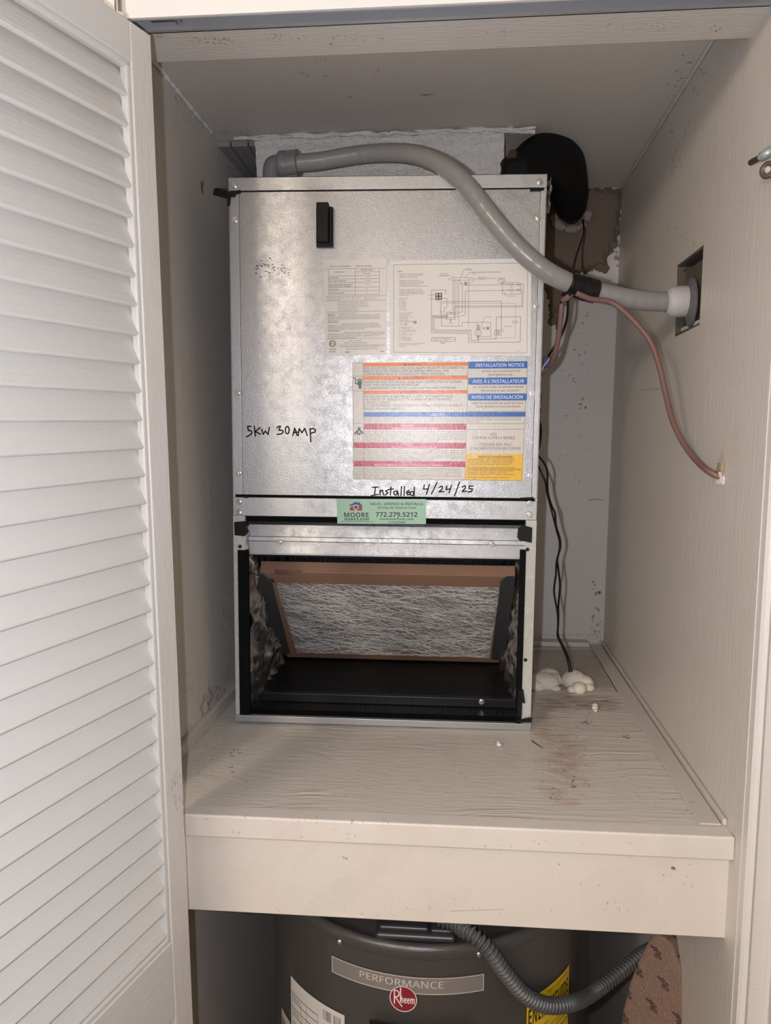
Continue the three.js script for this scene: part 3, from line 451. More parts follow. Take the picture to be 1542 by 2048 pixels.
    ['TEST EXTERNAL STATIC PRESSURE (INCHES) 0.3', 'MAXIMUM OUTLET TEMPERATURE 200°F (93.3°C)', '0" CLEARANCE FROM CABINET, PLENUM AND DUCT.', 'FOR INSTALLATION, SEE MANUAL.', 'CABINET INSULATION R-VALUE 4.2'].forEach((s, i) => T(x, s, 335, 928 + i * 39, 27, { w: [600, 605, 640, 410, 440][i] }));
    ln(112, 1105, 1298, 1098); T(x, 'UL/CSA 60 335-2-40 Refrigerant Quantity Rated: 0', 140, 1142, 25, { w: 575 });
    const para = [['WARNING:', 140, 1180, 1], ['HAZARD OF ELECTRIC SHOCK, DISCONNECT ALL POWER', 345, 1180, 0, 820], ['BEFORE REMOVING THIS PANEL. MORE THAN ONE DISCONNECT WILL BE', 140, 1216, 0, 1045], ['REQUIRED TO DE-ENERGIZE EQUIPMENT SUPPLIED BY MORE THAN ONE', 140, 1250, 0, 1035], ['BRANCH CIRCUIT.', 140, 1285, 0], ['ADVERTENCIA:', 145, 1320, 1], ['PELIGRO DE CHOQUE ELÉCTRICO, DESCONECTE EL', 415, 1352, 0, 745], ['SUMINISTRO ELÉCTRICO ANTES DE SACAR ESTE PANEL. ES NECESARIO', 140, 1386, 0, 1040], ['DESCONECTAR MÁS DE UNA CONEXIÓN, PARA DESELECTRIFICAR EQUIPO', 140, 1420, 0, 1065], ['ALIMENTADO POR MÁS DE UN RAMAL DE CIRCUITO.', 140, 1455, 0, 735], ['AVERTISSEMENT:', 145, 1490, 1], ["DANGER D'ELECTROCUTION, DEBRANCHER TOUTES LES", 460, 1522, 0, 815], ["ALIMENTATIONS AVANT D'ENLEVER CE PANNEAU. PLUS D'UN DEBRANCHEMENT", 140, 1556, 0, 1130], ["EST NECESSAIRE POUR METTRE HORS CIRCUIT L'EQUIPEMENT QUI EST", 140, 1592, 0, 1030], ["ALIMENTE PAR PLUS D'UNE DERIVATION.", 140, 1628, 0, 575]];
    for (const [s, a, b, bo, w] of para) T(x, s, a, b, 30, { b: bo, w });
    ln(112, 1635, 1300, 1635); x.lineWidth = 9; x.strokeStyle = '#3a3634'; x.beginPath(); x.arc(235, 1727, 64, 0, 7); x.stroke(); x.beginPath(); x.arc(235, 1727, 50, 0, 7); x.stroke(); T(x, 'ETL', 235, 1748, 56, { b: 1, al: 'center' }); T(x, 'c', 155, 1775, 26); T(x, 'us', 305, 1775, 26);
    T(x, 'Intertek', 168, 1850, 34, { b: 1 }); T(x, '3021276', 168, 1900, 32, { b: 1 });
    T(x, 'FAN - COIL AND', 570, 1688, 34); T(x, 'ROOM - FAN HEATER UNITS', 470, 1732, 34, { w: 460 }); ln(375, 1758, 1285, 1758); T(x, 'US ALUMACOIL MANUFACTURING COMPANY, L.P.', 360, 1805, 36, { w: 890 }); T(x, '19001 WARMER RD WALLER TX 77484', 495, 1850, 34, { w: 640 }); T(x, '2023', 488, 1916, 46, { b: 1 }); T(x, 'R0801', 1190, 1908, 26, { b: 1 });
  }), .0016, 'white rating label with a small table');
  // wiring diagram
  ulabel('wiring_label', [[780, 521], [1063, 517], [1061, 712], [780, 710]], canvasTex(1455, 984, x => {
    const k = 1.5; x.fillStyle = '#d9d5d1'; x.fillRect(0, 0, 1455, 984); x.setTransform(k, 0, 0, k, -512 * k, -66 * k);
    const ln = (c, lw, ...p) => { x.strokeStyle = c; x.lineWidth = lw; x.beginPath(); for (let i = 0; i < p.length; i += 2) i ? x.lineTo(p[i], p[i + 1]) : x.moveTo(p[i], p[i + 1]); x.stroke(); }, B = '#4d4845', g = '#8a8583', rc = (c, a, b, w, h) => ln(c, 2, a, b, a + w, b, a + w, b + h, a, b + h, a, b);
    rc(B, 537, 96, 920, 606);
    T(x, 'NOTES:', 567, 146, 9, { b: 1 });
    const col = [['1. REFER TO THE 208/240V TRANSFORMER', 165], ['TERMINAL "2" FOR 208 VOLTS AND OR', 176], ['TERMINAL "3" FOR 240 VOLTS.', 187], ['2. CONFIGURATION OF SELECTOR IS', 208], ['APPROPRIATE TO APPLICATION. IF SPEED', 218], ['CHANGE IS TO BE REQUIRED, CONNECT', 228], ['APPROPRIATE WIRE TO MOTOR', 238], ['(IF MORE INFORMATION REQUIRED SEE TABLE 1)', 248], ['3. NUMBER OF ELEMENTS MAY BE LESS.', 270], ['ELEMENT, THERMAL LIMIT, RELAY AND', 280], ['INTERCONNECTING WIRES AND JUMPERS', 290], ['AS REQUIRED ARE DELETED WITH FEWER', 300], ['ELEMENT UNITS.', 310], ['4. COLOR CODES:', 331], ['BK - BLACK', 341], ['BL - BLUE', 351], ['BR - BROWN', 361], ['GR - GREEN', 371], ['PU - PURPLE', 381], ['RD - RED', 391], ['WH - WHITE', 401], ['YL - YELLOW', 412], ['5. ALTERNATE CONTROL:', 434], ['FACTORY WIRING', 444], ['LINE VOLTAGE ————', 454], ['LOW VOLTAGE ————', 464], ['FIELD WIRING', 474], ['HIGH VOLTAGE — — —', 484], ['READ THE INSTRUCTIONS', 494], ['CLASS II', 510], ['6. COMPONENT CODES:', 531], ['C   - CONTACTOR', 541], ['DISC - DISCONNECT SWITCH', 551], ['EM  - EVAPORATOR MOTOR', 562], ['F   - FUSE', 572], ['HTR - HEATER ELEMENT', 582], ['R   - RELAY', 592], ['SEQ - SEQUENCER', 602], ['TL  - THERMAL LIMIT', 612], ['TR  - TRANSFORMER', 622], ['7. FOR UNITS WITH TWO ELECTRIC HEATERS,', 644], ['WIRE SIZE WILL BE CORRECT TO', 654], ['DIAGRAM 1.', 664]];
    for (const [s, y] of col) T(x, s, /^[1-7]/.test(s) ? 566 : 576, y, 9.4, { a: .85 });
    // circuit lines
    x.strokeStyle = B; x.lineWidth = 1.6; x.beginPath(); x.ellipse(1003, 198, 88, 10, 0, 0, 7); x.stroke();
    for (const a of [947, 955, 966, 977, 987]) ln(a === 977 ? g : B, 1.6, a, 198, a, a === 987 ? 515 : 430); ln(g, 1.6, 1052, 198, 1052, 520); ln(g, 1.6, 1058, 198, 1058, 520);
    ln(B, 1.8, 1030, 192, 1058, 155, 1070, 155); ln(B, 1.8, 987, 222, 1022, 136, 1032, 136); ln(B, 1.8, 1055, 232, 1108, 196, 1118, 196); ln(B, 1.4, 855, 170, 920, 172, 958, 190);
    T(x, 'HIGH VOLTAGE', 857, 164, 8); T(x, 'CONNECTIONS BY', 850, 180, 8); T(x, 'LOCATION', 1035, 134, 8); T(x, 'POWER LINE', 1035, 142, 8); T(x, 'LOCATE THERMOSTAT WIRES THRU THESE HOLES ON', 1073, 158, 8, { b: 1 }); T(x, 'TOP SIDE', 1073, 167, 8); T(x, 'LOW VOLTAGE', 1118, 192, 8); T(x, 'WIRING TO TERMINAL BOARD OR', 1118, 200, 8); T(x, 'AS REQUIRED', 1118, 208, 8);
    ln(B, 2, 1012, 242, 1428, 238, 1426, 390, 960, 390, 960, 440); ln(B, 2, 1032, 280, 1418, 276, 1418, 382, 958, 382); rc(B, 1284, 227, 124, 76);
    for (const y of [240, 276]) { for (let i = 0; i < 3; i++) { ln(B, 2, 1337 + i * 9, y - 9, 1343 + i * 9, y + 9); } ln(B, 2, 1312, y + 4, 1322, y - 5, 1330, y + 4); x.beginPath(); x.arc(1385, y, 4, 0, 7); x.stroke(); x.beginPath(); x.arc(1398, y, 4, 0, 7); x.stroke(); } T(x, 'HTR 1', 1338, 260, 8); T(x, 'HTR 2', 1338, 296, 8); ln(B, 1.6, 1290, 270, 1308, 314, 1316, 318); T(x, 'SEE NOTE # 3', 1317, 320, 9);
    ln(B, 2, 1012, 242, 1012, 420, 960, 440); ln(B, 2, 1032, 280, 1032, 446, 958, 456); ln(B, 2.4, 898, 300, 898, 272, 800, 272, 800, 566, 1058, 570, 1058, 632, 1410, 628, 1412, 456, 1246, 458, 1246, 606, 1132, 608); ln(B, 2.4, 862, 440, 864, 352, 1280, 350, 1280, 545); ln(g, 2, 866, 362, 1376, 364, 1376, 598, 1230, 600); ln(B, 2, 870, 410, 870, 520, 1012, 520, 1012, 494, 1206, 492, 1210, 590, 1118, 592);
    for (let i = 0; i < 4; i++) ln(B, 2.2, 800 + i * 8, 447 + i * 6, 910, 447 + i * 6); ln(B, 2.2, 808, 450, 808, 546, 1072, 548, 1076, 618, 1110, 618); ln(B, 2.2, 818, 456, 818, 556, 1066, 558);
    x.fillStyle = '#4a4542'; x.fillRect(826, 292, 46, 48); x.fillStyle = '#d9d5d1'; for (let i = 0; i < 4; i++) { x.fillRect(832 + (i % 2) * 22, 298 + (i >> 1) * 22, 10, 12); } ln(B, 2, 780, 306, 826, 306); ln(B, 2, 780, 336, 826, 332); ln(B, 2, 872, 328, 906, 330, 906, 392, 888, 394, 888, 440); T(x, 'DISC', 840, 353, 8);
    rc(B, 902, 428, 64, 46); for (const [a, b] of [[912, 440], [934, 436], [955, 440], [912, 460], [934, 462], [955, 460]]) { x.strokeStyle = B; x.lineWidth = 2.4; x.beginPath(); x.arc(a, b, 5, 0, 7); x.stroke(); } ln(B, 2, 920, 415, 934, 430); for (let i = 0; i < 3; i++) ln(B, 1.6, 922 + i * 10, 505, 932, 474);
    x.lineWidth = 2.6; x.beginPath(); x.arc(1122, 567, 21, 0, 7); x.stroke(); for (let i = 0; i < 5; i++) ln(B, 2, 1112 + i * 5, 548, 1112 + i * 5, 500 + i * 4); for (let i = 0; i < 3; i++) ln(B, 2.4, 1116 + i * 5, 582, 1116 + i * 5, 620); T(x, 'EM', 1115, 572, 10, { b: 1 });
    rc(B, 1236, 545, 44, 36); for (let i = 0; i < 4; i++) ln(B, 2.6, 1246, 552 + i * 7, 1272, 552 + i * 7); rc(B, 1360, 485, 30, 13); ln(B, 1.6, 1135, 545, 1165, 460, 1176, 457); T(x, 'SEE NOTE 2', 1178, 459, 8); ln(B, 1.6, 1280, 560, 1304, 522, 1312, 520); T(x, 'SEE NOTE 1', 1314, 523, 8); T(x, '24V', 1288, 560, 9);
    for (const [a, b] of [[1005, 230], [1160, 534], [622, 508]]) { x.save(); x.translate(a, b); x.rotate(.785); x.strokeRect(-6, -6, 12, 12); x.strokeRect(-2, -2, 4, 4); x.restore(); } for (const [a, b] of [[1026, 220], [1178, 525], [677, 484]]) { x.fillStyle = '#3e3936'; x.fillRect(a, b, 19, 17); x.fillStyle = '#d9d5d1'; x.fillRect(a + 4, b + 4, 5, 8); x.fillRect(a + 11, b + 4, 5, 8); }
    rc(B, 800, 598, 165, 27); ln(B, 1.5, 800, 612, 965, 612); ln(B, 1.5, 862, 598, 862, 625); T(x, 'WIRE COLOR', 806, 608, 9); T(x, 'TERMINAL STUD', 870, 608, 9); T(x, 'RED', 820, 622, 9); T(x, 'LEFT', 896, 622, 9); T(x, 'TABLE 1', 862, 639, 10, { b: 1 }); T(x, 'R050-028-11', 1382, 688, 6);
    x.globalAlpha = .18; x.fillStyle = '#7a6a6a'; for (let i = 0; i < 40; i++) { x.beginPath(); x.ellipse(1278 + rr(-24, 26), 212 + rr(-24, 20), rr(3, 9), rr(2, 6), 0, 0, 7); x.fill(); } x.globalAlpha = 1;
  }), .0016, 'white wiring diagram label');
  // warning label
  ulabel('warning_label', [[705, 725], [1055, 722], [1049, 962], [706, 959]], canvasTex(1420, 970, x => {
    const sx = 1420 / 1414, sy = 970 / 966; x.fillStyle = '#cdc7c0'; x.fillRect(0, 0, 1420, 970); x.setTransform(sx, 0, 0, sy, -60 * sx, -52 * sy);
    const R = (c, a, b, w, h) => { x.fillStyle = c; x.fillRect(a, b, w, h); }, ln = (...p) => { x.strokeStyle = '#5e5650'; x.lineWidth = 2.5; x.beginPath(); for (let i = 0; i < p.length; i += 2) i ? x.lineTo(p[i], p[i + 1]) : x.moveTo(p[i], p[i + 1]); x.stroke(); };
    const tri = (a, b) => { x.fillStyle = '#4b2a14'; x.beginPath(); x.moveTo(a, b); x.lineTo(a + 18, b); x.lineTo(a + 9, b - 18); x.fill(); };
    R('#df7a35', 148, 58, 852, 28); R('#df7a35', 148, 168, 852, 28); R('#e2703d', 150, 284, 850, 26); R('#2f62b0', 1002, 54, 474, 56); R('#2f62b0', 1002, 182, 474, 56); R('#2f62b0', 1002, 310, 474, 56); R('#2f62b0', 152, 458, 1316, 38); R('#b32b45', 152, 554, 842, 48); R('#b32b45', 66, 708, 926, 48); R('#b32b45', 68, 860, 920, 48); R('#e6b533', 990, 800, 464, 216);
    tri(480, 80); T(x, 'WARNING', 510, 82, 26, { c: '#4b2a14' }); tri(434, 192); T(x, 'AVERTISSEMENT', 468, 192, 26, { c: '#4b2a14' }); tri(448, 306); T(x, 'ADVERTENCIA', 480, 307, 26, { c: '#7d3a20' });
    const P = [['RISK OF ELECTRIC SHOCK. CAN CAUSE INJURY OR DEATH: DISCONNECT ALL', 110, 832], ['REMOTE ELECTRIC POWER SUPPLIES BEFORE SERVICING. THIS', 134, 695], ['COMPARTMENT MUST BE CLOSED EXCEPT WHEN SERVICING.', 158, 668], ['DANGER DE CHOC ÉLECTRIQUE OU DE MORT. COUPEZ TOUT LE COURANT', 222, 805], ['AVANT TOUT ENTRETIEN OU REPARATION.', 246, 455], ["LE COMPARTIMENT DOIT RESTER FERMÉ SAUF PENDANT L'ENTRETIEN", 272, 755], ['PELIGRO DE CHOQUE ELÉCTRICO O MUERTE. DESCONECTE TODAS', 340, 730], ['LAS FUENTES DE ENERGÍA ELÉCTRICA ANTES DE MANTENIMIENTO', 364, 720], ['O SERVICO TÉCNICO.', 390, 222], ['EL COMPARTIMENTO DEBE PERMANECER CERRADO EXCEPTO DURANTE EL', 414, 812], ['SERVICIO DE MANTENIMIENTO.', 440, 330]];
    for (const [s, y, w] of P) T(x, s, 150, y, 25, { w });
    T(x, 'INSTALLATION NOTICE', 1056, 96, 38, { c: '#e9edf5', w: 394 }); T(x, "AVIS À L'INSTALLATEUR", 1036, 226, 38, { c: '#e9edf5', w: 414 }); T(x, 'AVISO DE INSTALACIÓN', 1030, 352, 38, { c: '#e9edf5', w: 416 });
    T(x, 'All drain pan connections to be', 1112, 138, 23, { w: 306 }); T(x, 'hand tightened only.', 1162, 168, 23, { w: 200 }); T(x, 'Les raccords du bac récupération doivent', 1040, 264, 23, { w: 410 }); T(x, 'être serrés à la main seulement.', 1105, 294, 23, { w: 314 }); T(x, 'Todas las conecciones del panel de drena', 1030, 394, 23, { w: 416 }); T(x, 'deben apretarse a mano únicamente.', 1068, 422, 23, { w: 364 });
    T(x, 'NOTICE', 706, 490, 30, { c: '#dfe5f2' }); T(x, 'DANGER', 462, 578, 24, { c: '#f2d6da' }); T(x, 'CARBON MONOXIDE POISONING HAZARD', 380, 598, 20, { c: '#f2d6da' }); T(x, 'DANGER', 462, 731, 24, { c: '#e9b9c0' }); T(x, "RISQUE D'INTOXICATION AU MONOXYDE", 380, 752, 20, { c: '#e9b9c0' }); T(x, 'PELIGRO', 462, 882, 22, { c: '#e9b9c0' }); T(x, 'RIESGO DE INTOXICACIÓN POR MONÓXIDO DE CARBONO', 236, 903, 22, { c: '#f2d6da', w: 566 });
    const small = (arr, a, y, w, lh) => arr.forEach((s, i) => T(x, s, a, y + i * lh, 15, { w: i === arr.length - 1 ? w * .74 : w, a: .9 }));
    small(['Heating units should not be used without water piping protected from freezing. If the building in which such device is located will be vacant, care should be taken that such device is routinely inspected and', 'maintained. In the event that the building is exposed to freezing temperatures, all water pipes should be drained, the building should be properly winterized, and the water source should be closed. Should the', 'building be exposed to freezing temperatures, any hydronic coils should be drained as well. In such case, alternative heat sources should be utilized.'], 152, 508, 1280, 16);
    small(['Special warning for installation of furnace or air handling units in enclosed areas such as garages, utility rooms or parking areas. Carbon', 'monoxide producing devices (such as automobile, space heater, gas water heater, etc.) should not be operated in enclosed areas such', 'as unventilated garages or utility rooms because of the danger of carbon monoxide (CO) poisoning resulting from the exhaust', 'emissions. If a furnace or air handler is installed in an enclosed area such as a garage, utility room or parking area, there', 'must be adequate direct outside ventilation. Carbon monoxide emissions can be recirculated throughout the structure if the furnace or', 'air handler is operating in any mode. CO can cause serious illness including permanent brain damage or death.'], 156, 622, 828, 15.6);
    small(["Avertissement spécial au sujet de l'installation d'appareils de chauffage ou de traitement d'air dans des endroits clos, tels les garages, les locaux", "d'entretien et les stationnements. Evitez de mettre en marche les appareils produisant du monoxyde de carbone (tels que les automobile, les", 'appareils de chauffage autonome, etc.) dans des endroits non ventilés tels que les risques d\'empoisonnement au monoxyde de carbone. Si vous devez faire', 'fonctionner ces appareils dans un endroit clos, assurez-vous qu\'il y ait une ventilation directe provenant de l\'extérieur. Les émissions de monoxyde de', "carbone peuvent etre recirculées dans les endroits clos, si l'appareil de chauffage ou de traitement d'air sont en marche. Le monoxyde de carbone", 'peut causer des maladies graves telles que des dommages permanents au cerveau et meme la mort.'], 72, 776, 906, 15.6);
    small(['Advertencia especial para la instalación de calentadores ó manejadoras de aire en áreas cerradas como estacionamientos o cuartos de servicio.', 'Los equipos ó aparatos que producen monóxido de carbono (tal como automóvil, calentador de gas, calentador de agua por medio de gas, etc)', 'no deben ser operados en áreas cerradas debido al riesgo de envenenamiento por monóxido de carbono (CO) que resulta de las emisiones de', 'gases de combustión. Si el equipo ó aparato se opera en dichas áreas, debe existir una adecuada ventilación directa al exterior. Las emisiones', 'de monóxido de carbono pueden circular a través del aparato cuando se opere en cualquier modo. El monóxido de carbono puede causar', 'enfermedades severas como daño cerebral permanente ó muerte.'], 78, 928, 880, 15.6);
    for (const [s, a, y, w] of [['USE', 1185, 648, 58], ['COPPER SUPPLY WIRES', 1040, 678, 348], ['UTILISER DES FILS', 1092, 732, 268], ["D'ALIMENTATION EN CUIVRE", 1032, 764, 406]]) T(x, s, a, y, 30, { w, c: '#4b4642' });
    T(x, 'Aluminum Coil Cleaning Recommendation', 1094, 826, 18, { b: 1, w: 278 }); x.fillStyle = '#3a3634'; x.fillRect(1094, 829, 278, 2);
    [['This unit is equipped with an aluminum coil evaporator coil. The safest', 1002, 846, 390], ['way to clean the evaporator coil is to simply flush the coil with water.', 1002, 860, 380], ['This cleaning practice remains as the recommended cleaning method', 1002, 874, 370], ['for both copper tube and aluminum tube residential cooling coils.', 1002, 888, 350], ['An alternate cleaning method is to use one of the products listed in the', 1002, 914, 390], ['technical publication TR-109* (shipped in the literature bag with the unit)', 1002, 928, 440], ['to clean the coils. The cleaners listed are the only agents deemed safe', 1002, 942, 380], ['and approved for use to clean round tube aluminum coils.', 1002, 956, 330], ['*TR-109 is also available on the web site in Partner Link > Service Toolkit.', 1002, 970, 390], ['NOTE: Ensure coils are rinsed well after the use of any chemical', 1002, 996, 350], ['cleaners.', 1042, 1010, 50]].forEach(([s, a, b, w], i) => T(x, s, a, b, 14, { w, b: i === 5 }));
    ln(62, 54, 146, 54); ln(146, 58, 152, 1010); ln(62, 164, 1000, 166); ln(62, 284, 998, 284); ln(64, 552, 1466, 552); ln(998, 58, 996, 456, 1466, 452); ln(994, 600, 1460, 596); ln(992, 556, 988, 1012); ln(60, 54, 68, 1012, 1452, 1014, 1474, 54);
    // hand and figure pictograms
    x.fillStyle = '#3a3634'; x.beginPath(); x.ellipse(118, 222, 20, 18, 0, 0, 7); x.fill(); for (let i = 0; i < 4; i++) x.fillRect(100 + i * 10, 178 + Math.abs(i - 1.6) * 6, 7, 40); x.fillRect(108, 236, 26, 30); x.strokeStyle = '#3a3634'; x.lineWidth = 8; x.beginPath(); x.moveTo(62, 178); x.quadraticCurveTo(90, 176, 86, 205); x.quadraticCurveTo(74, 228, 100, 226); x.stroke();
    x.beginPath(); x.arc(112, 594, 13, 0, 7); x.fill(); x.lineWidth = 14; x.beginPath(); x.moveTo(74, 640); x.lineTo(98, 612); x.lineTo(126, 612); x.lineTo(146, 638); x.stroke(); x.fillRect(96, 608, 30, 38); x.fillStyle = '#cfc6bc'; x.beginPath(); x.ellipse(111, 622, 7, 10, 0, 0, 7); x.fill();
  }), .0016, 'large warning label with orange, blue, red and yellow blocks', .3);
  // green contact sticker, its lower edge hanging over the rail
  const stTex = canvasTex(1060, 312, x => {
    x.fillStyle = '#9ac0a9'; x.fillRect(0, 0, 1060, 312); const k = 1060 / 1325; x.setTransform(k, 0, 0, 312 / 390, -92 * k, -80 * 312 / 390);
    x.fillStyle = '#2b3f78'; x.beginPath(); x.moveTo(275, 182); x.lineTo(378, 120); x.lineTo(418, 143); x.lineTo(418, 130); x.lineTo(445, 130); x.lineTo(445, 160); x.lineTo(482, 182); x.lineTo(470, 190); x.lineTo(285, 190); x.fill(); x.fillStyle = '#8f2c3c'; x.beginPath(); x.moveTo(287, 262); x.lineTo(287, 215); x.quadraticCurveTo(340, 165, 440, 190); x.lineTo(470, 185); x.lineTo(470, 262); x.fill(); x.strokeStyle = '#c9dfd0'; x.lineWidth = 9; x.beginPath(); x.arc(380, 208, 36, 0, 7); x.stroke(); x.beginPath(); x.moveTo(287, 210); x.quadraticCurveTo(330, 168, 420, 182); x.stroke(); x.beginPath(); x.moveTo(350, 230); x.quadraticCurveTo(365, 256, 395, 262); x.stroke(); x.fillStyle = '#6b3550'; x.beginPath(); x.arc(380, 208, 28, 0, 7); x.fill();
    const D = '#1d2a2b'; T(x, 'MOORE', 188, 366, 104, { b: 1, c: D, w: 385 }); T(x, 'AIRFLOW', 195, 418, 52, { b: 1, c: D, w: 378 }); T(x, 'AIR CONDITIONING AND HEATING, LLC', 145, 443, 22, { b: 1, c: D, w: 490 });
    T(x, 'SALES, SERVICE & INSTALLS', 586, 176, 56, { b: 1, c: '#24413a', w: 790 }); T(x, 'Serving the Treasure Coast', 696, 230, 46, { b: 1, i: 1, c: '#24413a', w: 576 }); T(x, '772.279.5212', 668, 358, 102, { b: 1, c: D, w: 625 }); T(x, 'mooreairflow.com', 728, 408, 46, { b: 1, c: D, w: 508 }); T(x, 'Licensed & Insured', 850, 442, 26, { b: 1, c: D, w: 274 }); T(x, 'Lic. # CAC1820094', 872, 460, 24, { b: 1, c: D, w: 232 });
  });
  { const c = [[673, 998], [852, 998], [852, 1048], [675, 1047]].map(p => F(p[0], p[1], .001)); putL(unit, 'contact_sticker', sheet(c, V(0, 0, 1), .0012), paper(stTex, .45), 'green company sticker on the middle rail'); }

  // ------------------------------------------------------------ filter brackets (the rack) and the filter itself
  const z0 = -.07, zb = -.335;
  const TL = F(520, 1147, z0), TR = F(1031, 1150, z0), BL = F(585, 1312, zb), BR = F(1003, 1328, zb);
  const yT = (TL.y + TR.y) / 2, yB = (BL.y + BR.y) / 2, dy = yT - yB, dz = z0 - zb, len = Math.hypot(dy, dz), up = V(0, dy / len, dz / len), nrm = V(0, dz / len, -dy / len).multiplyScalar(-1);
  // normal of the filter face that looks at the room (down and forward)
  const fn = V(0, -dz / len, dy / len);
  unit.userData.filter = undefined;
  M.filter = { x0: Math.min(TL.x, -.235), x1: Math.max(TR.x, .235), yT, yB, z0, zb, len, up, fn };
  const P0 = V(0, yT, z0);
  const onFace = (u, v, off) => { const d = dirOf(u, v).transformDirection(uInv), p = P0.clone().addScaledVector(fn, off), s = fn.dot(p.clone().sub(uC)) / fn.dot(d); return uC.clone().addScaledVector(d, s); };
  M.onFace = onFace;
  const brM = std(L(.085, .088, .094), .45, .4);
  for (const poly of [[[507, 1147], [525, 1147], [543, 1162], [580, 1306], [556, 1310]], [[1031, 1152], [1013, 1152], [1001, 1162], [982, 1318], [1008, 1320]]]) putL(unit, 'filter_bracket', plate(poly.map(p => onFace(p[0], p[1], .002)), fn, .0015), brM, 'dark grey slanted filter channel');
}
// ---------------------------------------------------------------- air filter lying in the slanted rack
{
  const { x0, x1, yT, yB, z0, zb, len, up, fn } = M.filter;
  const t = thing('air_filter', 'slanted pleatless air filter with brown cardboard frame and white fibre mat', 'air filter');
  const mat = new THREE.Matrix4().makeBasis(V(1, 0, 0), up, V(1, 0, 0).cross(up)); // local z
  const lz = V(1, 0, 0).cross(up), sgn = lz.dot(fn) > 0 ? 1 : -1;
  mat.setPosition(V(0, yT, z0)); t.applyMatrix4(unit.matrixWorld.clone().multiply(mat)); t.updateMatrixWorld(true);
  const F0 = 0, F1 = -sgn * .024, fw = .024, ft = .04;
  const card = (label) => std(0xffffff, .8, 0, { map: canvasTex(512, 64, (x, w, h) => { x.fillStyle = '#8c6b5a'; x.fillRect(0, 0, w, h); for (let i = 0; i < 60; i++) { x.globalAlpha = .08; x.fillStyle = rnd() < .5 ? '#7d5c4a' : '#9c7a66'; x.fillRect(0, rnd() * h, w, rr(1, 4)); } x.globalAlpha = 1; }), bumpMap: paintBump, bumpScale: .0003 });
  const cm = card();
  const fr = (name, g) => putL(t, name, g, cm);
  fr('frame_bar', bx(x0, -ft, F0, x1, 0, F1, .001)); fr('frame_bar', bx(x0, -len, F0, x1, -len + fw, F1, .001)); fr('frame_bar', bx(x0, -len + fw, F0, x0 + fw, -fw, F1, .001)); fr('frame_bar', bx(x1 - fw, -len + fw, F0, x1, -fw, F1, .001));
  // printing on the frame
  const pr = canvasTex(512, 128, (x, w, h) => { x.fillStyle = '#8c6b5a'; x.fillRect(0, 0, w, h); x.fillStyle = '#2c1a12'; x.font = 'bold 34px sans-serif'; x.fillText('MADE IN USA', 4, 34); x.fillText('HECHO EN EE.UU.', 10, 76); x.fillText('FABRIQUE AUX E.U.', 14, 118); });
  const inv = t.matrixWorld.clone().invert(), Q = (u, v) => M.onFace(u, v, .0004).applyMatrix4(unit.matrixWorld).applyMatrix4(inv);
  putL(t, 'print', sheet([Q(548, 1137 + 2), Q(602, 1139), Q(604, 1150), Q(550, 1149)], V(0, 0, sgn), .0004), std(0xffffff, .8, 0, { map: pr }));
  // fibre mat: base pad and loose fibres
  const pad = dataTex(512, 512, (x, y) => { const a = vnoise(x * 30 + y * 26, y * 120 - x * 90, 99999, 3), b = vnoise(x * 140 + 9, y * 70 + x * 60, 99999, 8), v = 116 + 62 * (.5 * a + .5 * b); return [v, v * .96, v * .93]; }, true);
  const pm = std(0xffffff, .95, 0, { map: pad, bumpMap: pad, bumpScale: .002 });
  const pg = new THREE.PlaneGeometry(x1 - x0 - 2 * fw, len - 2 * fw, 60, 40); const pp = pg.attributes.position; for (let i = 0; i < pp.count; i++) pp.setZ(i, -sgn * .006 + sgn * .004 * fbm(pp.getX(i) * 2 + 4, pp.getY(i) * 2 + 4, 12, 71, 3)); pg.computeVertexNormals(); pg.translate((x0 + x1) / 2, -len / 2, 0);
  putL(t, 'fibre_pad', pg, pm);
  const fb = []; for (let i = 0; i < 900; i++) { const a = rr(x0 + fw, x1 - fw), b = rr(-len + fw, -ft), an = rr(-1.0, .1) + (rnd() < .25 ? rr(-1, 1) : 0), l = rr(.03, .10), k = rr(-.02, .02), pts = []; for (let j = 0; j <= 4; j++) { const s = j / 4 - .5; pts.push([Math.min(x1 - fw, Math.max(x0 + fw, a + Math.cos(an) * l * s - Math.sin(an) * k * (s * s * 4 - 1))), Math.min(-ft, Math.max(-len + fw, b + Math.sin(an) * l * s + Math.cos(an) * k * (s * s * 4 - 1))), sgn * rr(-.003, .0005)]); } fb.push(tube(pts, rr(.00025, .0006), 6, 3)); }
  const f = putL(t, 'loose_fibre', merge(fb), std(L(.68, .66, .63), .8), 'tangled white glass fibres'); f.userData.kind = 'stuff';
}
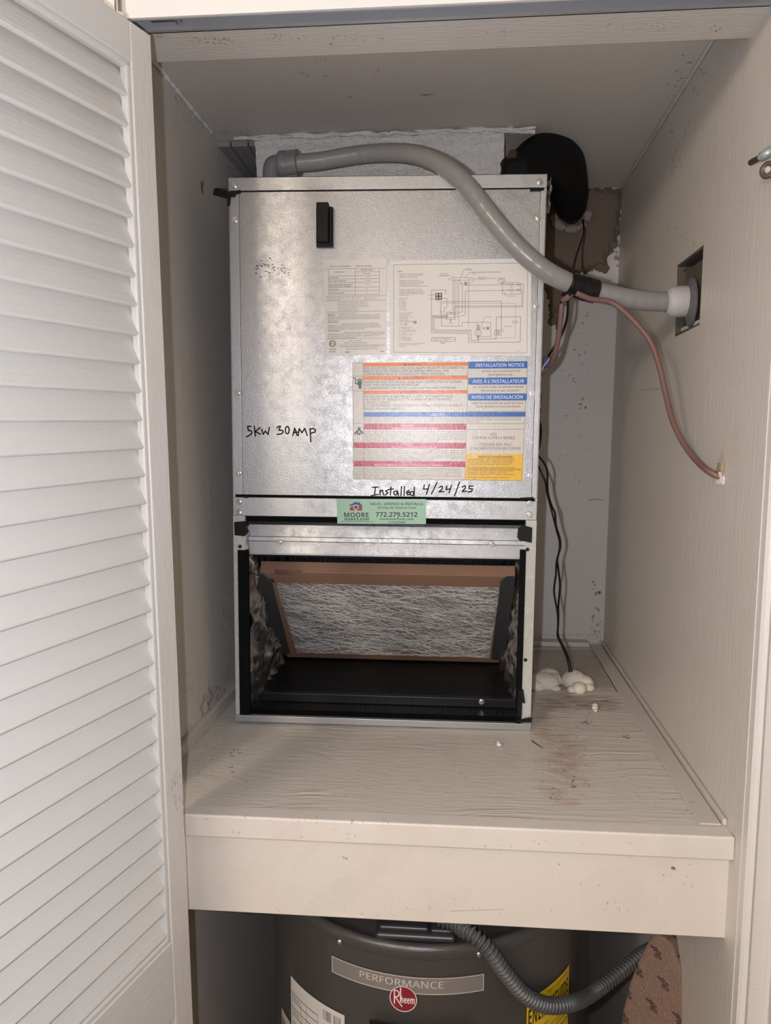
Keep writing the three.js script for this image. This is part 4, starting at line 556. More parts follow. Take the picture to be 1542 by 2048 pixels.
// ---------------------------------------------------------------- liquid-tight conduit from unit top to the junction box
let conduitCurve;
{
  const jb = M.boxHole, zc = (jb.z0 + jb.z1) / 2;
  const pts = [[575, 329, -.075], [640, 323, -.07], [720, 310, -.06], [800, 307, -.035], [860, 320, .0], [920, 358, .035], [975, 425, .055], [1030, 490, .06], [1090, 541, .055], [1150, 571, .045], [1220, 590, .03], [1290, 602, .015], [1345, 604, zc]].map(p => atZ(...p));
  conduitCurve = curve(pts);
  const t = thing('electrical_conduit', 'grey flexible electrical conduit running from cabinet top to the wall box', 'conduit', pts[0].toArray());
  const cm = std(L(.235, .23, .226), .3, 0, { bumpMap: dataTex(256, 16, (x) => 255 * (.5 + .5 * Math.sin(x * Math.PI * 2 * 32)), false, [1.6, 1]), bumpScale: .0004 });
  const lower = []; for (let i = 0; i <= 24; i++) lower.push(conduitCurve.getPoint(i / 24));
  put(t, 'hose', vtube(lower, () => .0158, 200, 24), cm);
  const cap = (c, dir, prof, mat, nm, parent = t) => { const g = new THREE.LatheGeometry(prof.map(p => new THREE.Vector2(...p)), 28); const q = new THREE.Quaternion().setFromUnitVectors(V(0, 1, 0), dir.clone().normalize()); g.applyQuaternion(q); g.translate(c.x, c.y, c.z); return put(parent, nm, g, mat); };
  const d0 = conduitCurve.getTangent(0), e0 = pts[0];
  // compression nut with ribs
  const nut = cap(e0.clone().addScaledVector(d0, -.002), d0, [[.0157, .022], [.0205, .022], [.0215, .020], [.0215, .002], [.0235, 0], [.0235, -.01], [.022, -.012], [.0157, -.012]], M.greyPlastic, 'compression_nut');
  const ribs = []; for (let i = 0; i < 14; i++) { const g = bx(-.0012, 0, .0208, .0012, .018, .0232); g.rotateY(i / 14 * 6.283); g.applyQuaternion(new THREE.Quaternion().setFromUnitVectors(V(0, 1, 0), d0.clone().normalize())); g.translate(e0.x, e0.y, e0.z); ribs.push(g); } put(t, 'nut_ribs', ribs, M.greyPlastic);
  // ninety degree elbow down to the cabinet
  const foot = atZ(536, 352, -.078); foot.y = .951;
  const a = e0.clone().addScaledVector(d0, -.012); put(t, 'elbow', vtube([a, a.clone().addScaledVector(d0, -.014), foot.clone().add(V(.006, .022, 0)), foot.clone().add(V(0, .001, 0))], () => .0165, 40, 24), M.greyPlastic);
  cap(V(foot.x, .949, foot.z), V(0, 1, 0), [[.0005, 0], [.024, 0], [.024, .005], [.0175, .008]], M.greyPlastic, 'lock_ring');
  // wall end: painted coupling and gasket flange
  const wallM = std(L(.42, .41, .41), .45, 0, { bumpMap: paintBump, bumpScale: .0008 }), e1 = pts[pts.length - 1], d1 = conduitCurve.getTangent(1);
  const c1 = atZ(1332, 604, zc + .002);
  cap(c1, V(1, .02, 0), [[.0158, 0], [.019, .001], [.0235, .006], [.025, .014], [.025, .034], [.0235, .037], [.0235, .042], [.016, .042]], wallM, 'coupling');
  const fl = onRW(1380, 604, .001); const fg = new THREE.SphereGeometry(1, 24, 16); fg.scale(.007, .041, .028); fg.translate(fl.x + .002, fl.y, fl.z); put(t, 'sealing_flange', fg, std(L(.13, .13, .135), .5, 0, { bumpMap: paintBump, bumpScale: .002 }), 'dark grey rubber sealing flange');
  // printed line on the hose
  const near = u => { let best = 0, bd = 1e9; for (let i = 0; i <= 400; i++) { const q = conduitCurve.getPointAt(i / 400).project(camera), x = (q.x * .5 + .5) * 1542; if (Math.abs(x - u) < bd) { bd = Math.abs(x - u); best = i / 400; } } return best; };
  M.near = near;
  // electrical tape wrap
  const s0 = near(1138), s1 = near(1190), w = []; for (let k = 0; k < 4; k++) { const q = []; for (let i = 0; i <= 6; i++) q.push(conduitCurve.getPointAt(s0 + (s1 - s0) * (k * .2 + .42 * i / 6))); w.push(vtube(q, s => .0172 + .0012 * k * .4 + .0007 * vnoise(s * 8, k, 99, 5), 14, 24, false)); }
  put(t, 'tape_wrap', w, M.tape, 'black tape wrapped round the conduit');
}
// ---------------------------------------------------------------- insulated refrigerant line
{
  const P = [[1018, 343, -.22], [1050, 330, -.24], [1085, 314, -.28], [1118, 322, -.36], [1132, 356, -.45], [1140, 398, -.52], [1144, 434, -.58]].map(p => atZ(...p));
  const R = s => { const k = [[0, .026], [.15, .040], [.35, .049], [.6, .047], [.8, .042], [.93, .034], [1, .020]]; for (let i = 1; i < k.length; i++) if (s <= k[i][0]) { const f = (s - k[i - 1][0]) / (k[i][0] - k[i - 1][0]); return k[i - 1][1] + (k[i][1] - k[i - 1][1]) * f; } return .02; };
  const t = thing('refrigerant_line', 'thick black foam insulated pipe arching from cabinet top into the wall', 'pipe', P[0].toArray());
  put(t, 'foam_sleeve', vtube(P, R, 90, 30), M.foam);
  const a = atZ(1002, 349, -.2), b = atZ(1062, 326, -.2); put(t, 'collar', bx(a.x, .952, -.27, b.x, b.y + .004, -.17, .014), M.foam);
  put(t, 'copper_stub', vtube([atZ(1023, 330, -.205), atZ(1024, 318, -.205), atZ(1026, 306, -.21)], () => .0095, 12, 16), M.copper, 'short copper pipe end');
  const lumps = []; for (let i = 0; i < 26; i++) { const an = rr(-.3, 3.5), q = atZ(1142 + Math.cos(an) * 34, 432 + Math.sin(an) * 26, -.585), g = new THREE.SphereGeometry(rr(.006, .014), 8, 6); g.scale(1, .8, .6); g.translate(q.x, q.y, q.z); lumps.push(g); } put(t, 'sealing_foam', lumps, std(L(.30, .25, .215), .85), 'pale sealing foam around the wall end');
}
// ---------------------------------------------------------------- cables
{
  const S = M.near(1186), onC = (u, du, dv, dz) => { const q = conduitCurve.getPointAt(M.near(u)); return q.clone().add(V(du, dv, dz)); };
  const pink = std(L(.17, .092, .08), .5);
  const wall = (u, v, o) => onRW(u, v, o);
  const A = thing('control_cable', 'pinkish brown control cable hanging from conduit tape to hole in the right wall', 'cable', [.45, .5, .1]);
  put(A, 'jacket', vtube([onC(1150, 0, -.014, .012), onC(1180, 0, -.016, .012), atZ(1222, 604, .045), atZ(1262, 636, .05), atZ(1300, 682, .055), atZ(1318, 730, .065), atZ(1332, 790, .08), atZ(1345, 840, .1), atZ(1366, 885, .125), wall(1392, 920, .02), wall(1420, 944, .012), wall(1446, 957, -.004)], () => .0046, 120, 12), pink);
  const Bc = thing('control_cable', 'pinkish brown control cable looping from conduit tape to the cabinet side', 'cable', [.3, .7, 0]);
  put(Bc, 'jacket', vtube([onC(1150, -.004, -.012, .004), onC(1142, -.008, -.024, .0), atZ(1125, 600, .0), atZ(1122, 630, -.01), atZ(1116, 680, -.03), atZ(1104, 722, -.05), atZ(1088, 742, -.06), atZ(1074, 752, -.07)], () => .0046, 80, 12), pink);
  const D = thing('wire_connector', 'small dark blue wire connector beside the cabinet side', 'connector', atZ(1094, 732, -.045).toArray());
  put(D, 'body', plate([[1087, 715], [1100, 714], [1097, 735], [1085, 735]].map(p => atZ(p[0], p[1], -.05)), V(0, 0, 1), .008, .001), std(L(.03, .035, .12), .5));
  put(D, 'white_lead', tube([[1099, 717, -.04], [1094, 724, -.038], [1088, 731, -.04], [1084, 744, -.05]].map(p => atZ(...p)), .0008, 20, 6), M.white);
  const wireM = M.tape;
  const w1 = thing('wire', 'thin black wire running from pipe end down over the conduit tape', 'wire', atZ(1150, 500, -.2).toArray());
  put(w1, 'strand', vtube([atZ(1165, 440, -.54), atZ(1168, 462, -.48), atZ(1160, 490, -.35), atZ(1152, 515, -.15), atZ(1147, 540, .0), onC(1146, 0, .017, .012), onC(1145, -.002, 0, .02), onC(1143, -.004, -.018, .008), atZ(1136, 600, .0), atZ(1134, 636, -.02), atZ(1122, 672, -.04), atZ(1103, 702, -.05), atZ(1094, 718, -.046)], () => .0021, 120, 8), wireM);
  const w2 = thing('wire', 'short black wire bend below the conduit tape', 'wire', atZ(1128, 592, 0).toArray());
  put(w2, 'strand', vtube([onC(1140, -.006, -.016, .004), atZ(1130, 584, .01), atZ(1124, 594, .005), atZ(1122, 606, 0)], () => .0024, 30, 8), wireM);
  // twisted pair down to the foam blob
  const pa = [[1073, 758, -.09], [1078, 775, -.095], [1081, 795, -.1], [1078, 815, -.1], [1076, 826, -.1], [1082, 856, -.1], [1081, 880, -.1], [1076, 908, -.1], [1088, 926, -.1], [1095, 944, -.1], [1095, 962, -.1], [1096, 985, -.105], [1104, 1013, -.11], [1110, 1026, -.11], [1112, 1050, -.115], [1120, 1078, -.12], [1121, 1094, -.12], [1115, 1118, -.125], [1117, 1140, -.13], [1120, 1170, -.135], [1117, 1210, -.14], [1117, 1240, -.15], [1116, 1268, -.16], [1128, 1294, -.19], [1138, 1318, -.22], [1144, 1345, -.255], [1148, 1363, -.262]];
  const pb = [[1073, 762, -.095], [1076, 790, -.1], [1075, 806, -.1], [1080, 818, -.1], [1077, 838, -.1], [1080, 862, -.1], [1079, 892, -.1], [1074, 912, -.1], [1073, 922, -.1], [1082, 944, -.1], [1091, 965, -.1], [1094, 985, -.105], [1101, 1013, -.11], [1108, 1040, -.11], [1114, 1064, -.115], [1119, 1082, -.12], [1119, 1098, -.12], [1113, 1125, -.125], [1112, 1148, -.13], [1108, 1182, -.135], [1115, 1226, -.14], [1116, 1252, -.15], [1115, 1272, -.16], [1124, 1292, -.19], [1134, 1318, -.22], [1139, 1345, -.255], [1141, 1362, -.265]];
  const mkp = (l, lab) => { const w = thing('wire', lab, 'wire', atZ(1110, 1050, -.11).toArray(), 'twisted black wires beside the cabinet'); put(w, 'strand', vtube(l.map(p => atZ(...p)), () => .0019, 200, 7), wireM); };
  mkp(pa, 'thin black wire of the loosely twisted pair hanging beside the cabinet'); mkp(pb, 'thin black wire of the loosely twisted pair hanging beside the cabinet');
  // plaster plug where the cable enters the right wall
  const pg = []; for (let i = 0; i < 24; i++) { const q = onRW(rr(1432, 1447), rr(930, 966), .001), g = new THREE.IcosahedronGeometry(rr(.003, .006), 1); g.scale(.4, 1, 1); g.translate(q.x, q.y, q.z); pg.push(g); }
  const pl = thing('wall_plug', 'crumbly white filler around the cable hole in the right wall', 'filler', onRW(1440, 948).toArray()); put(pl, 'filler', pg, std(L(.7, .66, .62), .9));
  put(pl, 'wood_peg', plate([[1441, 926], [1449, 926], [1448, 942], [1437, 944]].map(p => onRW(p[0], p[1], .001)), RWN.clone().multiplyScalar(-1), .004, .001), std(L(.32, .24, .15), .8), 'brown wooden peg');
}
// ---------------------------------------------------------------- blobs of expanding foam on the shelf
function blob(list) { const gs = list.map(([u, v, r, sy, sx]) => { const q = atY(u, v, 0), g = new THREE.SphereGeometry(r, 24, 16); g.scale(sx || 1, sy || .7, 1); const p = g.attributes.position; for (let i = 0; i < p.count; i++) { const k = 1 + .18 * (fbm(p.getX(i) * 9 + 4 + u, p.getY(i) * 9 + p.getZ(i) * 6 + 4, 64, 33, 3) - .5); p.setXYZ(i, p.getX(i) * k, p.getY(i) * k, p.getZ(i) * k); } g.computeVertexNormals(); g.translate(q.x, Math.max(r * (sy || .7) * .55, .004), q.z); const y = g.attributes.position; for (let i = 0; i < y.count; i++) if (y.getY(i) < .0008) y.setY(i, .0008); return g; }); return merge(gs); }
solo('foam_blob', blob([[1086, 1374, .026, .75, 1.3], [1105, 1368, .019, .8, 1.1], [1111, 1381, .007, .8, 1.6], [1074, 1378, .019, .7, 1], [1098, 1362, .02, .9, 1.2], [1094, 1376, .017, .95, 1.4]]), M.foamWhite, 'cream expanding foam lump without wires beside the cabinet foot', 'foam');
solo('foam_blob', blob([[1148, 1372, .024, .9, 1.1], [1168, 1374, .020, .8, 1], [1158, 1384, .017, .8, .9], [1138, 1370, .018, .8, 1], [1144, 1384, .009, .9, 1.1], [1176, 1380, .013, .7, 1]]), M.foamWhite, 'cream expanding foam lump with two black wires stuck in it', 'foam');
solo('foam_drip', blob([[1190, 1420, .006, .8, 1], [1190, 1415, .0055, .8, 1], [1191, 1425, .004, .8, .9]]), M.foamWhite, 'tiny dried foam drop on the stained part of the shelf', 'foam');
solo('plaster_chip', blob([[997, 1491, .004, .8, .8], [998, 1494, .0036, .8, 1.2]]), std(L(.75, .72, .68), .8), 'small white plaster chip on shelf in front of cabinet', 'chip');
// ---------------------------------------------------------------- louvered bifold door, opened towards the hall at the left
{
  const d0 = dirOf(1361, 881); d0.y = 0; d0.normalize(); const up0 = V(0, 1, 0), al = .027;
  const d = d0.clone().multiplyScalar(Math.cos(al)).addScaledVector(up0, Math.sin(al)), u = up0.clone().multiplyScalar(Math.cos(al)).addScaledVector(d0, -Math.sin(al)), n = d.clone().cross(u).normalize();
  const P1 = atZ(302, 71, .39);
  const H = 2.035, base = P1.clone().addScaledVector(u, -H);
  const t = thing('bifold_door', 'off-white painted louvered bifold door leaf folded open beside the closet', 'door');
  const B = new THREE.Matrix4().makeBasis(d, u, n); B.setPosition(base); t.applyMatrix4(B); t.updateMatrixWorld(true);
  const inv = t.matrixWorld.clone().invert();
  const D = (uu, v) => { const q = hit(uu, v, n, n.dot(P1)); return q.applyMatrix4(inv); };   // photo pixel -> door face (x along, y up)
  const a = D(255.5, 118), b = D(343, 1885), a2 = D(302, 71), b2 = D(395, 2048);
  const st = -(a.x + b.x) / 2 - .004, Wd = .385, T = .028, yTop = a.y, yBot = b.y, m = M.doorPaint;
  const dm = std(0xffffff, .45, 0, { bumpMap: brushBump, bumpScale: .0003, map: (() => { const tx = canvasTex(128, 2048, (x, w, h) => { x.fillStyle = '#ded9d3'; x.fillRect(0, 0, w, h); blotch(x, w, h, 60, '#d2cbc2', .25, 8, 50); const toC = (px, py) => { const q = D(px, py); return [(q.x + st) / st * w, (1 - q.y / H) * h]; };
    speckle(x, toC, [[355, 1580, 12, 40, 40, 3, '#a89a88', .6], [368, 1620, 6, 30, 20, 3, '#8f8272', .6], [338, 900, 6, 120, 20, 2.4, '#b98f70', .5], [334, 640, 5, 60, 16, 2, '#a79a86', .5], [378, 1700, 8, 60, 16, 2, '#b39c84', .5], [350, 1150, 14, 300, 20, 1.6, '#b5aa9c', .5]]); }); return tx; })() });
  const sg = bx(-st, 0, -T, 0, H, 0, .002); setUV(sg, (x, y) => [(x + st) / st, y / H]);
  putL(t, 'stile', sg, dm); putL(t, 'stile', bx(-Wd, 0, -T, -Wd + st, H, 0, .002), m);
  putL(t, 'rail', bx(-Wd + st, yTop, -T, -st, H, 0, .002), m); putL(t, 'rail', bx(-Wd + st, yBot - .11, -T, -st, yBot, 0, .002), m); putL(t, 'rail', bx(-Wd + st, 0, -T, -st, .14, 0, .002), m);
  // lower panel with raised field
  putL(t, 'panel', [bx(-Wd + st, .14, -T * .75, -st, yBot - .11, -T * .45), bx(-Wd + st + .035, .175, -T * .6, -st - .035, yBot - .145, -.003, .006)], m);
  // moulding round the louvers
  const bd = .008; putL(t, 'moulding', [bx(-st - bd, yBot, -.012, -st + .001, yTop, -.0015, .003), bx(-Wd + st - .001, yBot, -.012, -Wd + st + bd, yTop, -.0015, .003), bx(-Wd + st, yTop - bd, -.012, -st, yTop + .001, -.0015, .003), bx(-Wd + st, yBot - .001, -.012, -st, yBot + bd, -.0015, .003)], m);
  const rows = [121, 179, 241, 306, 363, 429, 488, 548, 607, 667, 724, 782, 838, 897, 953, 1008, 1064, 1116, 1171, 1224, 1276, 1330, 1380, 1432, 1485, 1535, 1585, 1636, 1689, 1739, 1788, 1838, 1885].map((v, i) => D(240 + i * 2.8, v).y);
  const pitch = (rows[0] - rows[32]) / 32;
  const sw = .0495, slat = new RoundedBoxGeometry(Wd - 2 * st + .006, sw, .0065, 2, .0026); boxUV(slat);
  for (let i = 0; i < 33; i++) { const y = rows[0] - pitch * i; const o = mk('slat', slat, m); o.rotation.x = -.42; o.position.set(-Wd / 2, y + sw / 2 * Math.cos(.42) + .001, -.0145); if (y + sw > yTop + .012) continue; t.add(o); }
  { const o = mk('slat', slat, m); o.rotation.x = -.42; o.position.set(-Wd / 2, yTop - .014, -.0155); t.add(o); }
  // pivot pin on the top edge
  const pc = D(258, 26); const pin = new THREE.CylinderGeometry(.0045, .0045, .034, 16); pin.translate(pc.x, H + .016, -T / 2); const col = new THREE.CylinderGeometry(.0075, .0075, .008, 16); col.translate(pc.x, H + .004, -T / 2);
  putL(t, 'pivot_pin', pin, M.steel); putL(t, 'pivot_collar', col, std(L(.7, .7, .66), .4));
}
// ---------------------------------------------------------------- track over the opening
{
  const t = thing('door_track', 'dirty metal sliding door track under the closet header', 'track', [.11, 1.03, .33]);
  const y = 1.038, z0 = .3065, z1 = .345, x0 = -.30, x1 = .497, m = std(L(.5, .5, .52), .5, .6, { bumpMap: paintBump, bumpScale: .0006 });
  put(t, 'channel', [bx(x0, y - .004, z0, x1, y + .024, z0 + .002), bx(x0, y + .022, z0, x1, y + .024, z1), bx(x0, y - .008, z1 - .002, x1, y + .024, z1), bx(x0, y - .004, z0, x1, y - .0025, z0 + .008)], m);
  put(t, 'front_cover', bx(x0 - .02, y - .008, z1 + .0005, x1, y + .028, z1 + .006, .001), M.white, 'white painted front lip');
  const q = atY(350, 38, y + .01); put(t, 'pivot_bracket', [bx(q.x - .03, y + .004, z0 + .008, q.x + .012, y + .012, z1 - .006, .002), bx(q.x + .004, y - .001, z0 + .01, q.x + .010, y + .014, z1 - .008, .001)], M.steel);
  const s = atY(523, 35, y + .012), g = new THREE.CylinderGeometry(.0085, .007, .006, 20); g.translate(s.x, y + .016, s.z); put(t, 'track_screw', g, std(L(.35, .33, .28), .6, .3));
}
// ---------------------------------------------------------------- catch hardware on the right edge of the opening
{
  const p = onRW(1536, 325, .0);
  const t = thing('door_catch', 'old metal pin and roller catch fixed to the right side wall', 'catch', [p.x, p.y, p.z]);
  const tip = onRW(1502, 325, .03), mid = onRW(1528, 311, .035), end = onRW(1556, 296, .004);
  put(t, 'pin', vtube([tip, mid], () => .0036, 12, 12), std(L(.10, .06, .055), .5, .5));
  put(t, 'sleeve', vtube([mid.clone().lerp(tip, .12), mid, onRW(1540, 303, .03), end], () => .0056, 16, 14), std(L(.33, .37, .36), .45, .5));
  const r = onRW(1536, 340, .028), g = new THREE.TorusGeometry(.0068, .003, 10, 24); g.rotateY(-.9); g.translate(r.x, r.y, r.z); put(t, 'roller_ring', g, std(L(.12, .09, .06), .5, .5));
  put(t, 'roller_axle', vtube([r, onRW(1556, 334, .001)], () => .0042, 10, 12), std(L(.5, .45, .4), .5));
}
// ---------------------------------------------------------------- water heater below the shelf
{
  const cx = .083, cz = .075, R = .257, yt = -.180;
  const t = thing('water_heater', 'dark grey tank water heater standing on the floor under the shelf', 'water heater', [cx, FLOOR, cz]);
  const paint = std(L(.05, .047, .045), .33, 0, { bumpMap: paintBump, bumpScale: .0004 });
  const W = p => { const g = new THREE.LatheGeometry(p.map(q => new THREE.Vector2(q[0], q[1])), 96); g.translate(cx, 0, cz); return g; };
  put(t, 'tank', W([[.0005, FLOOR + .012], [R - .01, FLOOR + .012], [R, FLOOR + .02], [R, yt - .016], [R - .001, yt - .015]]), paint);
  put(t, 'lid', W([[R - .0015, yt - .022], [R + .0012, yt - .018], [R + .0012, yt - .008], [R - .002, yt - .001], [R - .008, yt], [R - .014, yt - .004], [R - .03, yt - .006], [R - .1, yt + .002], [.0005, yt + .006]]), paint);
  const cyl = (u, v) => { // photo pixel -> angle and height on the tank
    const d = dirOf(u, v), ox = cpos.x - cx, oz = cpos.z - cz, A = d.x * d.x + d.z * d.z, Bq = ox * d.x + oz * d.z, C = ox * ox + oz * oz - R * R, s = (-Bq - Math.sqrt(Math.max(0, Bq * Bq - A * C))) / A, p = cpos.clone().addScaledVector(d, s); return [Math.atan2(p.x - cx, p.z - cz), p.y]; };
  const patch = (a0, a1, y0, y1, off, seg = 24) => { const g = new THREE.CylinderGeometry(R + off, R + off, y1 - y0, seg, 1, true, a0, a1 - a0); g.translate(cx, (y0 + y1) / 2, cz); return g; };
  const pm = (map, r = .35, m = 0) => std(0xffffff, r, m, { map });
  // name band
  const A = cyl(665, 1930), Bq = cyl(967, 1962), yT = (cyl(667, 1906)[1] + cyl(967, 1941)[1] + cyl(820, 1950)[1]) / 3, yB = (cyl(667, 1933)[1] + cyl(967, 1968)[1]) / 2;
  put(t, 'name_band', patch(A[0], Bq[0], yB - .008, yT - .003, .0016, 40), pm(canvasTex(1340, 150, (x, w, h) => { x.fillStyle = '#8b8785'; x.fillRect(0, 0, w, h); x.strokeStyle = '#d5d0cb'; x.lineWidth = 8; x.strokeRect(4, 4, w - 8, h - 8); x.fillStyle = '#d8d3cc'; x.font = '84px sans-serif'; x.textBaseline = 'alphabetic'; const m = x.measureText('PERFORMANCE').width; x.save(); x.translate(270, 92); x.scale(730 / m, 1); x.fillText('PERFORMANCE', 0, 0); x.restore(); x.font = '22px sans-serif'; x.fillText('™', 1006, 44); }), .35, .4), 'silver band with raised lettering');
  const c = cyl(807, 1995), rad = .019;
  const lg = new THREE.CircleGeometry(rad, 40), lp = lg.attributes.position; for (let i = 0; i < lp.count; i++) { const an = c[0] + lp.getX(i) / R, y = c[1] + lp.getY(i); lp.setXYZ(i, cx + Math.sin(an) * (R + .003), y, cz + Math.cos(an) * (R + .003)); } lg.computeVertexNormals();
  put(t, 'emblem', lg, pm(canvasTex(400, 400, (x) => { x.fillStyle = '#cfc8c4'; x.fillRect(0, 0, 400, 400); x.fillStyle = '#7d1f2c'; x.beginPath(); x.arc(200, 200, 186, 0, 7); x.fill(); x.strokeStyle = '#ded8d4'; x.fillStyle = '#ded8d4'; x.lineCap = 'round'; x.lineWidth = 17; x.beginPath(); x.moveTo(72, 285); x.lineTo(72, 80); x.quadraticCurveTo(140, 75, 140, 130); x.quadraticCurveTo(140, 175, 86, 185); x.lineTo(182, 318); x.stroke(); x.beginPath(); x.moveTo(162, 35); x.lineTo(162, 240); x.stroke(); x.font = 'bold 150px sans-serif'; const m = x.measureText('heem').width; x.save(); x.translate(158, 262); x.scale(212 / m, 1); x.fillText('heem', 0, 0); x.restore(); }), .35), 'round dark red emblem');
  // data labels, left
  const l1 = [cyl(583, 1960), cyl(690, 2042)], l2a = cyl(566, 2010);
  put(t, 'data_label', patch(l1[0][0], l1[1][0], -.62, cyl(583, 1950)[1] * .5 + cyl(690, 2030)[1] * .5, .0012), pm(canvasTex(600, 800, (x, w, h) => { x.fillStyle = '#cbc7c3'; x.fillRect(0, 0, w, h); x.strokeStyle = '#4d4946'; x.lineWidth = 3; for (let i = 0; i < 24; i++) { x.beginPath(); x.moveTo(20, 60 + i * 30); x.lineTo(350, 60 + i * 30); x.stroke(); } for (const a of [20, 150, 220, 350]) { x.beginPath(); x.moveTo(a, 60); x.lineTo(a, 750); x.stroke(); } x.fillStyle = '#2d2a28'; x.font = '20px sans-serif'; ['MODEL NO.', 'SERIAL NO.', 'MFG. DATE', 'CAP. U.S. GALS.', 'VOLTS AC', 'PHASE', 'UPPER ELEMENT', 'LOWER ELEMENT', 'TOTAL WATTS', 'TEST PRESSURE', 'WORK PRESSURE'].forEach((s, i) => x.fillText(s, 26, 83 + i * 60)); for (let i = 0; i < 60; i++) if (rnd() < .55) x.fillRect(400 + i * 2.8, 20, 2, 40); x.lineWidth = 8; x.beginPath(); x.arc(450, 150, 48, 0, 7); x.stroke(); x.font = 'bold 52px sans-serif'; x.fillText('UL', 418, 168); }), .4), 'white data label with a table and bar code');
  put(t, 'notice_label', patch(l2a[0] - .02, l2a[0] + .12, -.66, cyl(566, 2000)[1] - .015, .0008), pm(canvasTex(300, 400, (x, w, h) => { x.fillStyle = '#c4bdb4'; x.fillRect(0, 0, w, h); x.fillStyle = '#8a8177'; x.fillRect(16, 20, 180, 60); }), .4));
  // yellow energy label, right
  const e0 = cyl(1052, 2030), e1 = cyl(1136, 1970), eT = (cyl(1052, 2002)[1] + cyl(1138, 1924)[1]) / 2;
  put(t, 'energy_label', patch(e0[0], e1[0], eT - .2, eT, .0012), pm(canvasTex(640, 800, (x, w, h) => { x.fillStyle = '#d8b414'; x.fillRect(0, 0, w, h); x.fillStyle = '#17140c'; x.font = '26px sans-serif'; x.fillText('U.S. Government', 20, 40); x.fillText('Federal law prohibits removal', 250, 40); x.font = 'bold 120px sans-serif'; const m = x.measureText('ENERGYGUIDE').width; x.save(); x.translate(14, 170); x.scale(612 / m, 1.15); x.fillText('ENERGYGUIDE', 0, 0); x.restore(); x.font = '26px sans-serif'; x.fillText('Water Heater - Electric', 30, 230); x.fillText('Tank Size (Storage Capacity): 47 gallons', 30, 264); x.fillRect(20, 285, 600, 5); x.font = 'bold 44px sans-serif'; x.fillText('Estimated Yearly Energy Cost', 24, 345); x.font = 'bold 110px sans-serif'; x.fillText('$424', 200, 470); x.fillRect(20, 500, 600, 5); }), .45), 'bright yellow energy label');
  // rim screws
  for (const [u, v] of [[680, 1882], [958, 1907]]) { const [an, y] = cyl(u, v), g = new THREE.SphereGeometry(.0048, 12, 8); g.scale(1, 1, .6); g.rotateY(an); g.translate(cx + Math.sin(an) * (R + .002), y, cz + Math.cos(an) * (R + .002)); put(t, 'screw', g, M.zinc); }
  // wiring cover on top, access cover on the front
  const cp = hit(832, 1879, V(0, 1, 0), yt + .002), cl = hit(750, 1860, V(0, 1, 0), yt + .01).x, cr = hit(912, 1862, V(0, 1, 0), yt + .01).x; put(t, 'wiring_cover', [bx(cl, yt - .004, cp.z - .12, cr, yt + .008, cp.z, .006), bx(cl + .005, yt + .006, cp.z - .11, cl + .075, yt + .014, cp.z - .008, .006), bx(cl + .078, yt + .006, cp.z - .11, cr - .006, yt + .012, cp.z - .008, .006)], std(L(.03, .03, .031), .35), 'black wiring cover on the lid');
  const ac = cyl(745, 2030), ac2 = cyl(930, 2046); put(t, 'access_cover', patch(ac[0], ac2[0] + .05, -.6, (ac[1] + ac2[1]) / 2 + .004, .012, 24), M.black, 'black access cover');
}
// ---------------------------------------------------------------- ribbed flexible conduit of the heater
{
  const cyl = (u, v, r) => { const cx = .083, cz = .075, d = dirOf(u, v), ox = cpos.x - cx, oz = cpos.z - cz, A = d.x * d.x + d.z * d.z, B = ox * d.x + oz * d.z, C = ox * ox + oz * oz - r * r, s = (-B - Math.sqrt(Math.max(0, B * B - A * C))) / A; return cpos.clone().addScaledVector(d, s); };
  const P = [atY(880, 1836, -.158), atY(912, 1850, -.16), cyl(945, 1870, .262), cyl(975, 1897, .272), cyl(1010, 1945, .274), cyl(1050, 1990, .274), cyl(1092, 2010, .275), cyl(1135, 2008, .28), atZ(1190, 1983, .16), atZ(1240, 1945, .12), atZ(1285, 1908, .08), atZ(1330, 1885, .03)];
  const c = curve(P), n = Math.round(c.getLength() / .0072), pos = [];
  const t = thing('flexible_conduit', 'dark grey ribbed flexible conduit in front of the water heater', 'conduit', P[5].toArray());
  const g = vtube(P, s => .0094 + .0023 * Math.sin(s * n * 2 * Math.PI), n * 8, 18); put(t, 'ribbed_hose', g, std(L(.075, .075, .075), .45, .2));
}
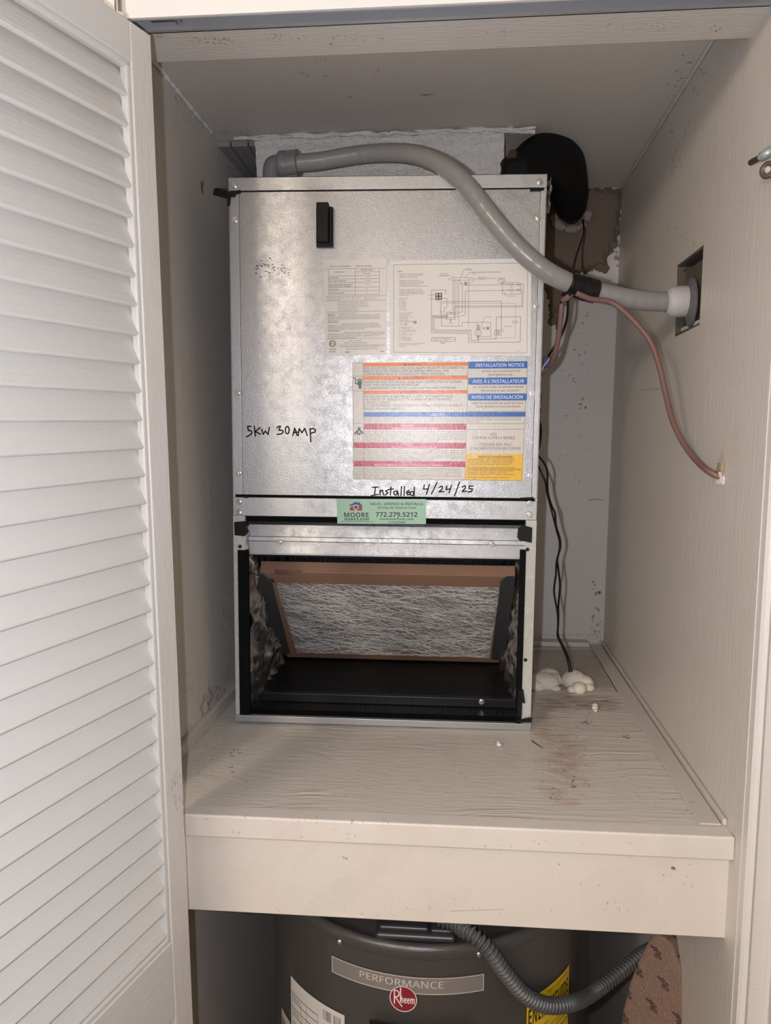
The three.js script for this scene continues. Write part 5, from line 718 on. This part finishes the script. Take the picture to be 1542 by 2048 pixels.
// ---------------------------------------------------------------- ironing board leaning on the right wall
{
  const n = V(-.62, .12, .78).normalize(), p0 = atZ(1325, 1950, .12);
  const on = (u, v) => hit(u, v, n, n.dot(p0));
  const out = [[1314, 1862], [1300, 1885], [1284, 1918], [1268, 1960], [1256, 2010], [1251, 2048]].map(p => on(...p)), right = [[1332, 1862], [1352, 1878], [1366, 1912], [1380, 1950], [1388, 1985], [1392, 2048]].map(p => on(...p));
  const e = out[5].clone().sub(out[4]).normalize(), e2 = right[5].clone().sub(right[4]).normalize(); const down = V(0, -1, 0).addScaledVector(n, n.y).normalize(), k = (out[5].y - FLOOR) / -down.y - .004, k2 = (right[5].y - FLOOR) / -down.y - .004;
  const side = right[5].clone().sub(out[5]).normalize();
  const top = out[0].clone().lerp(right[0], .5).addScaledVector(down, -.02);
  const pts = [top, ...out, out[5].clone().addScaledVector(down, k * .5).addScaledVector(side, -.01), out[5].clone().addScaledVector(down, k).addScaledVector(side, -.008), right[5].clone().addScaledVector(down, k2).addScaledVector(side, .004), right[5].clone().addScaledVector(down, k2 * .5).addScaledVector(side, .008), ...right.slice().reverse()];
  const t = thing('ironing_board', 'ironing board with dusty pink floral cover leaning against the right wall', 'ironing board', [p0.x, FLOOR, p0.z]);
  const g = plate(pts, n, .016, .005); // uv: distance across and along
  const e1 = V(0, 1, 0).cross(n).normalize(), e22 = n.clone().cross(e1); setUV(g, (x, y, z) => { const q = V(x, y, z).sub(p0); return [q.dot(e1) / .13 + .5, q.dot(e22) / .13 + .5]; });
  const map = canvasTex(512, 512, (x, w, h) => { x.fillStyle = '#8a7062'; x.fillRect(0, 0, w, h); blotch(x, w, h, 40, '#7d6456', .2, 10, 60); const flower = (a, b, s, r) => { x.save(); x.translate(a, b); x.rotate(r); x.fillStyle = '#3a2622'; for (let k = 0; k < 5; k++) { const an = k * 1.2566; x.beginPath(); x.ellipse(Math.cos(an) * s, Math.sin(an) * s, s * .55, s * .45, an, 0, 7); x.fill(); } x.beginPath(); x.arc(0, 0, s * .3, 0, 7); x.fill(); x.restore(); };
    for (let i = 0; i < 3; i++) for (let j = 0; j < 3; j++) { const a = 60 + i * 170 + (j % 2) * 60, b = 70 + j * 170; flower(a, b, 11, i); flower(a + 26, b + 14, 9, j); flower(a + 8, b + 34, 10, 2); flower(a + 34, b + 42, 8, i + j); x.strokeStyle = '#3a2622'; x.lineWidth = 3; x.beginPath(); x.moveTo(a - 30, b - 20); x.lineTo(a + 30, b + 38); x.stroke(); x.fillStyle = '#3a2622'; x.beginPath(); x.ellipse(a - 26, b - 4, 14, 5, .4, 0, 7); x.fill(); } }); map.wrapS = map.wrapT = THREE.RepeatWrapping;
  put(t, 'fabric_cover', g, std(0xffffff, .75, 0, { map, bumpMap: paintBump, bumpScale: .003 }));
  const back = pts.map(p => p.clone().addScaledVector(n, -.010)); put(t, 'board', plate(back, n, .009), std(L(.06, .05, .05), .6), 'dark metal underside');
}
renderer.render(scene, camera);
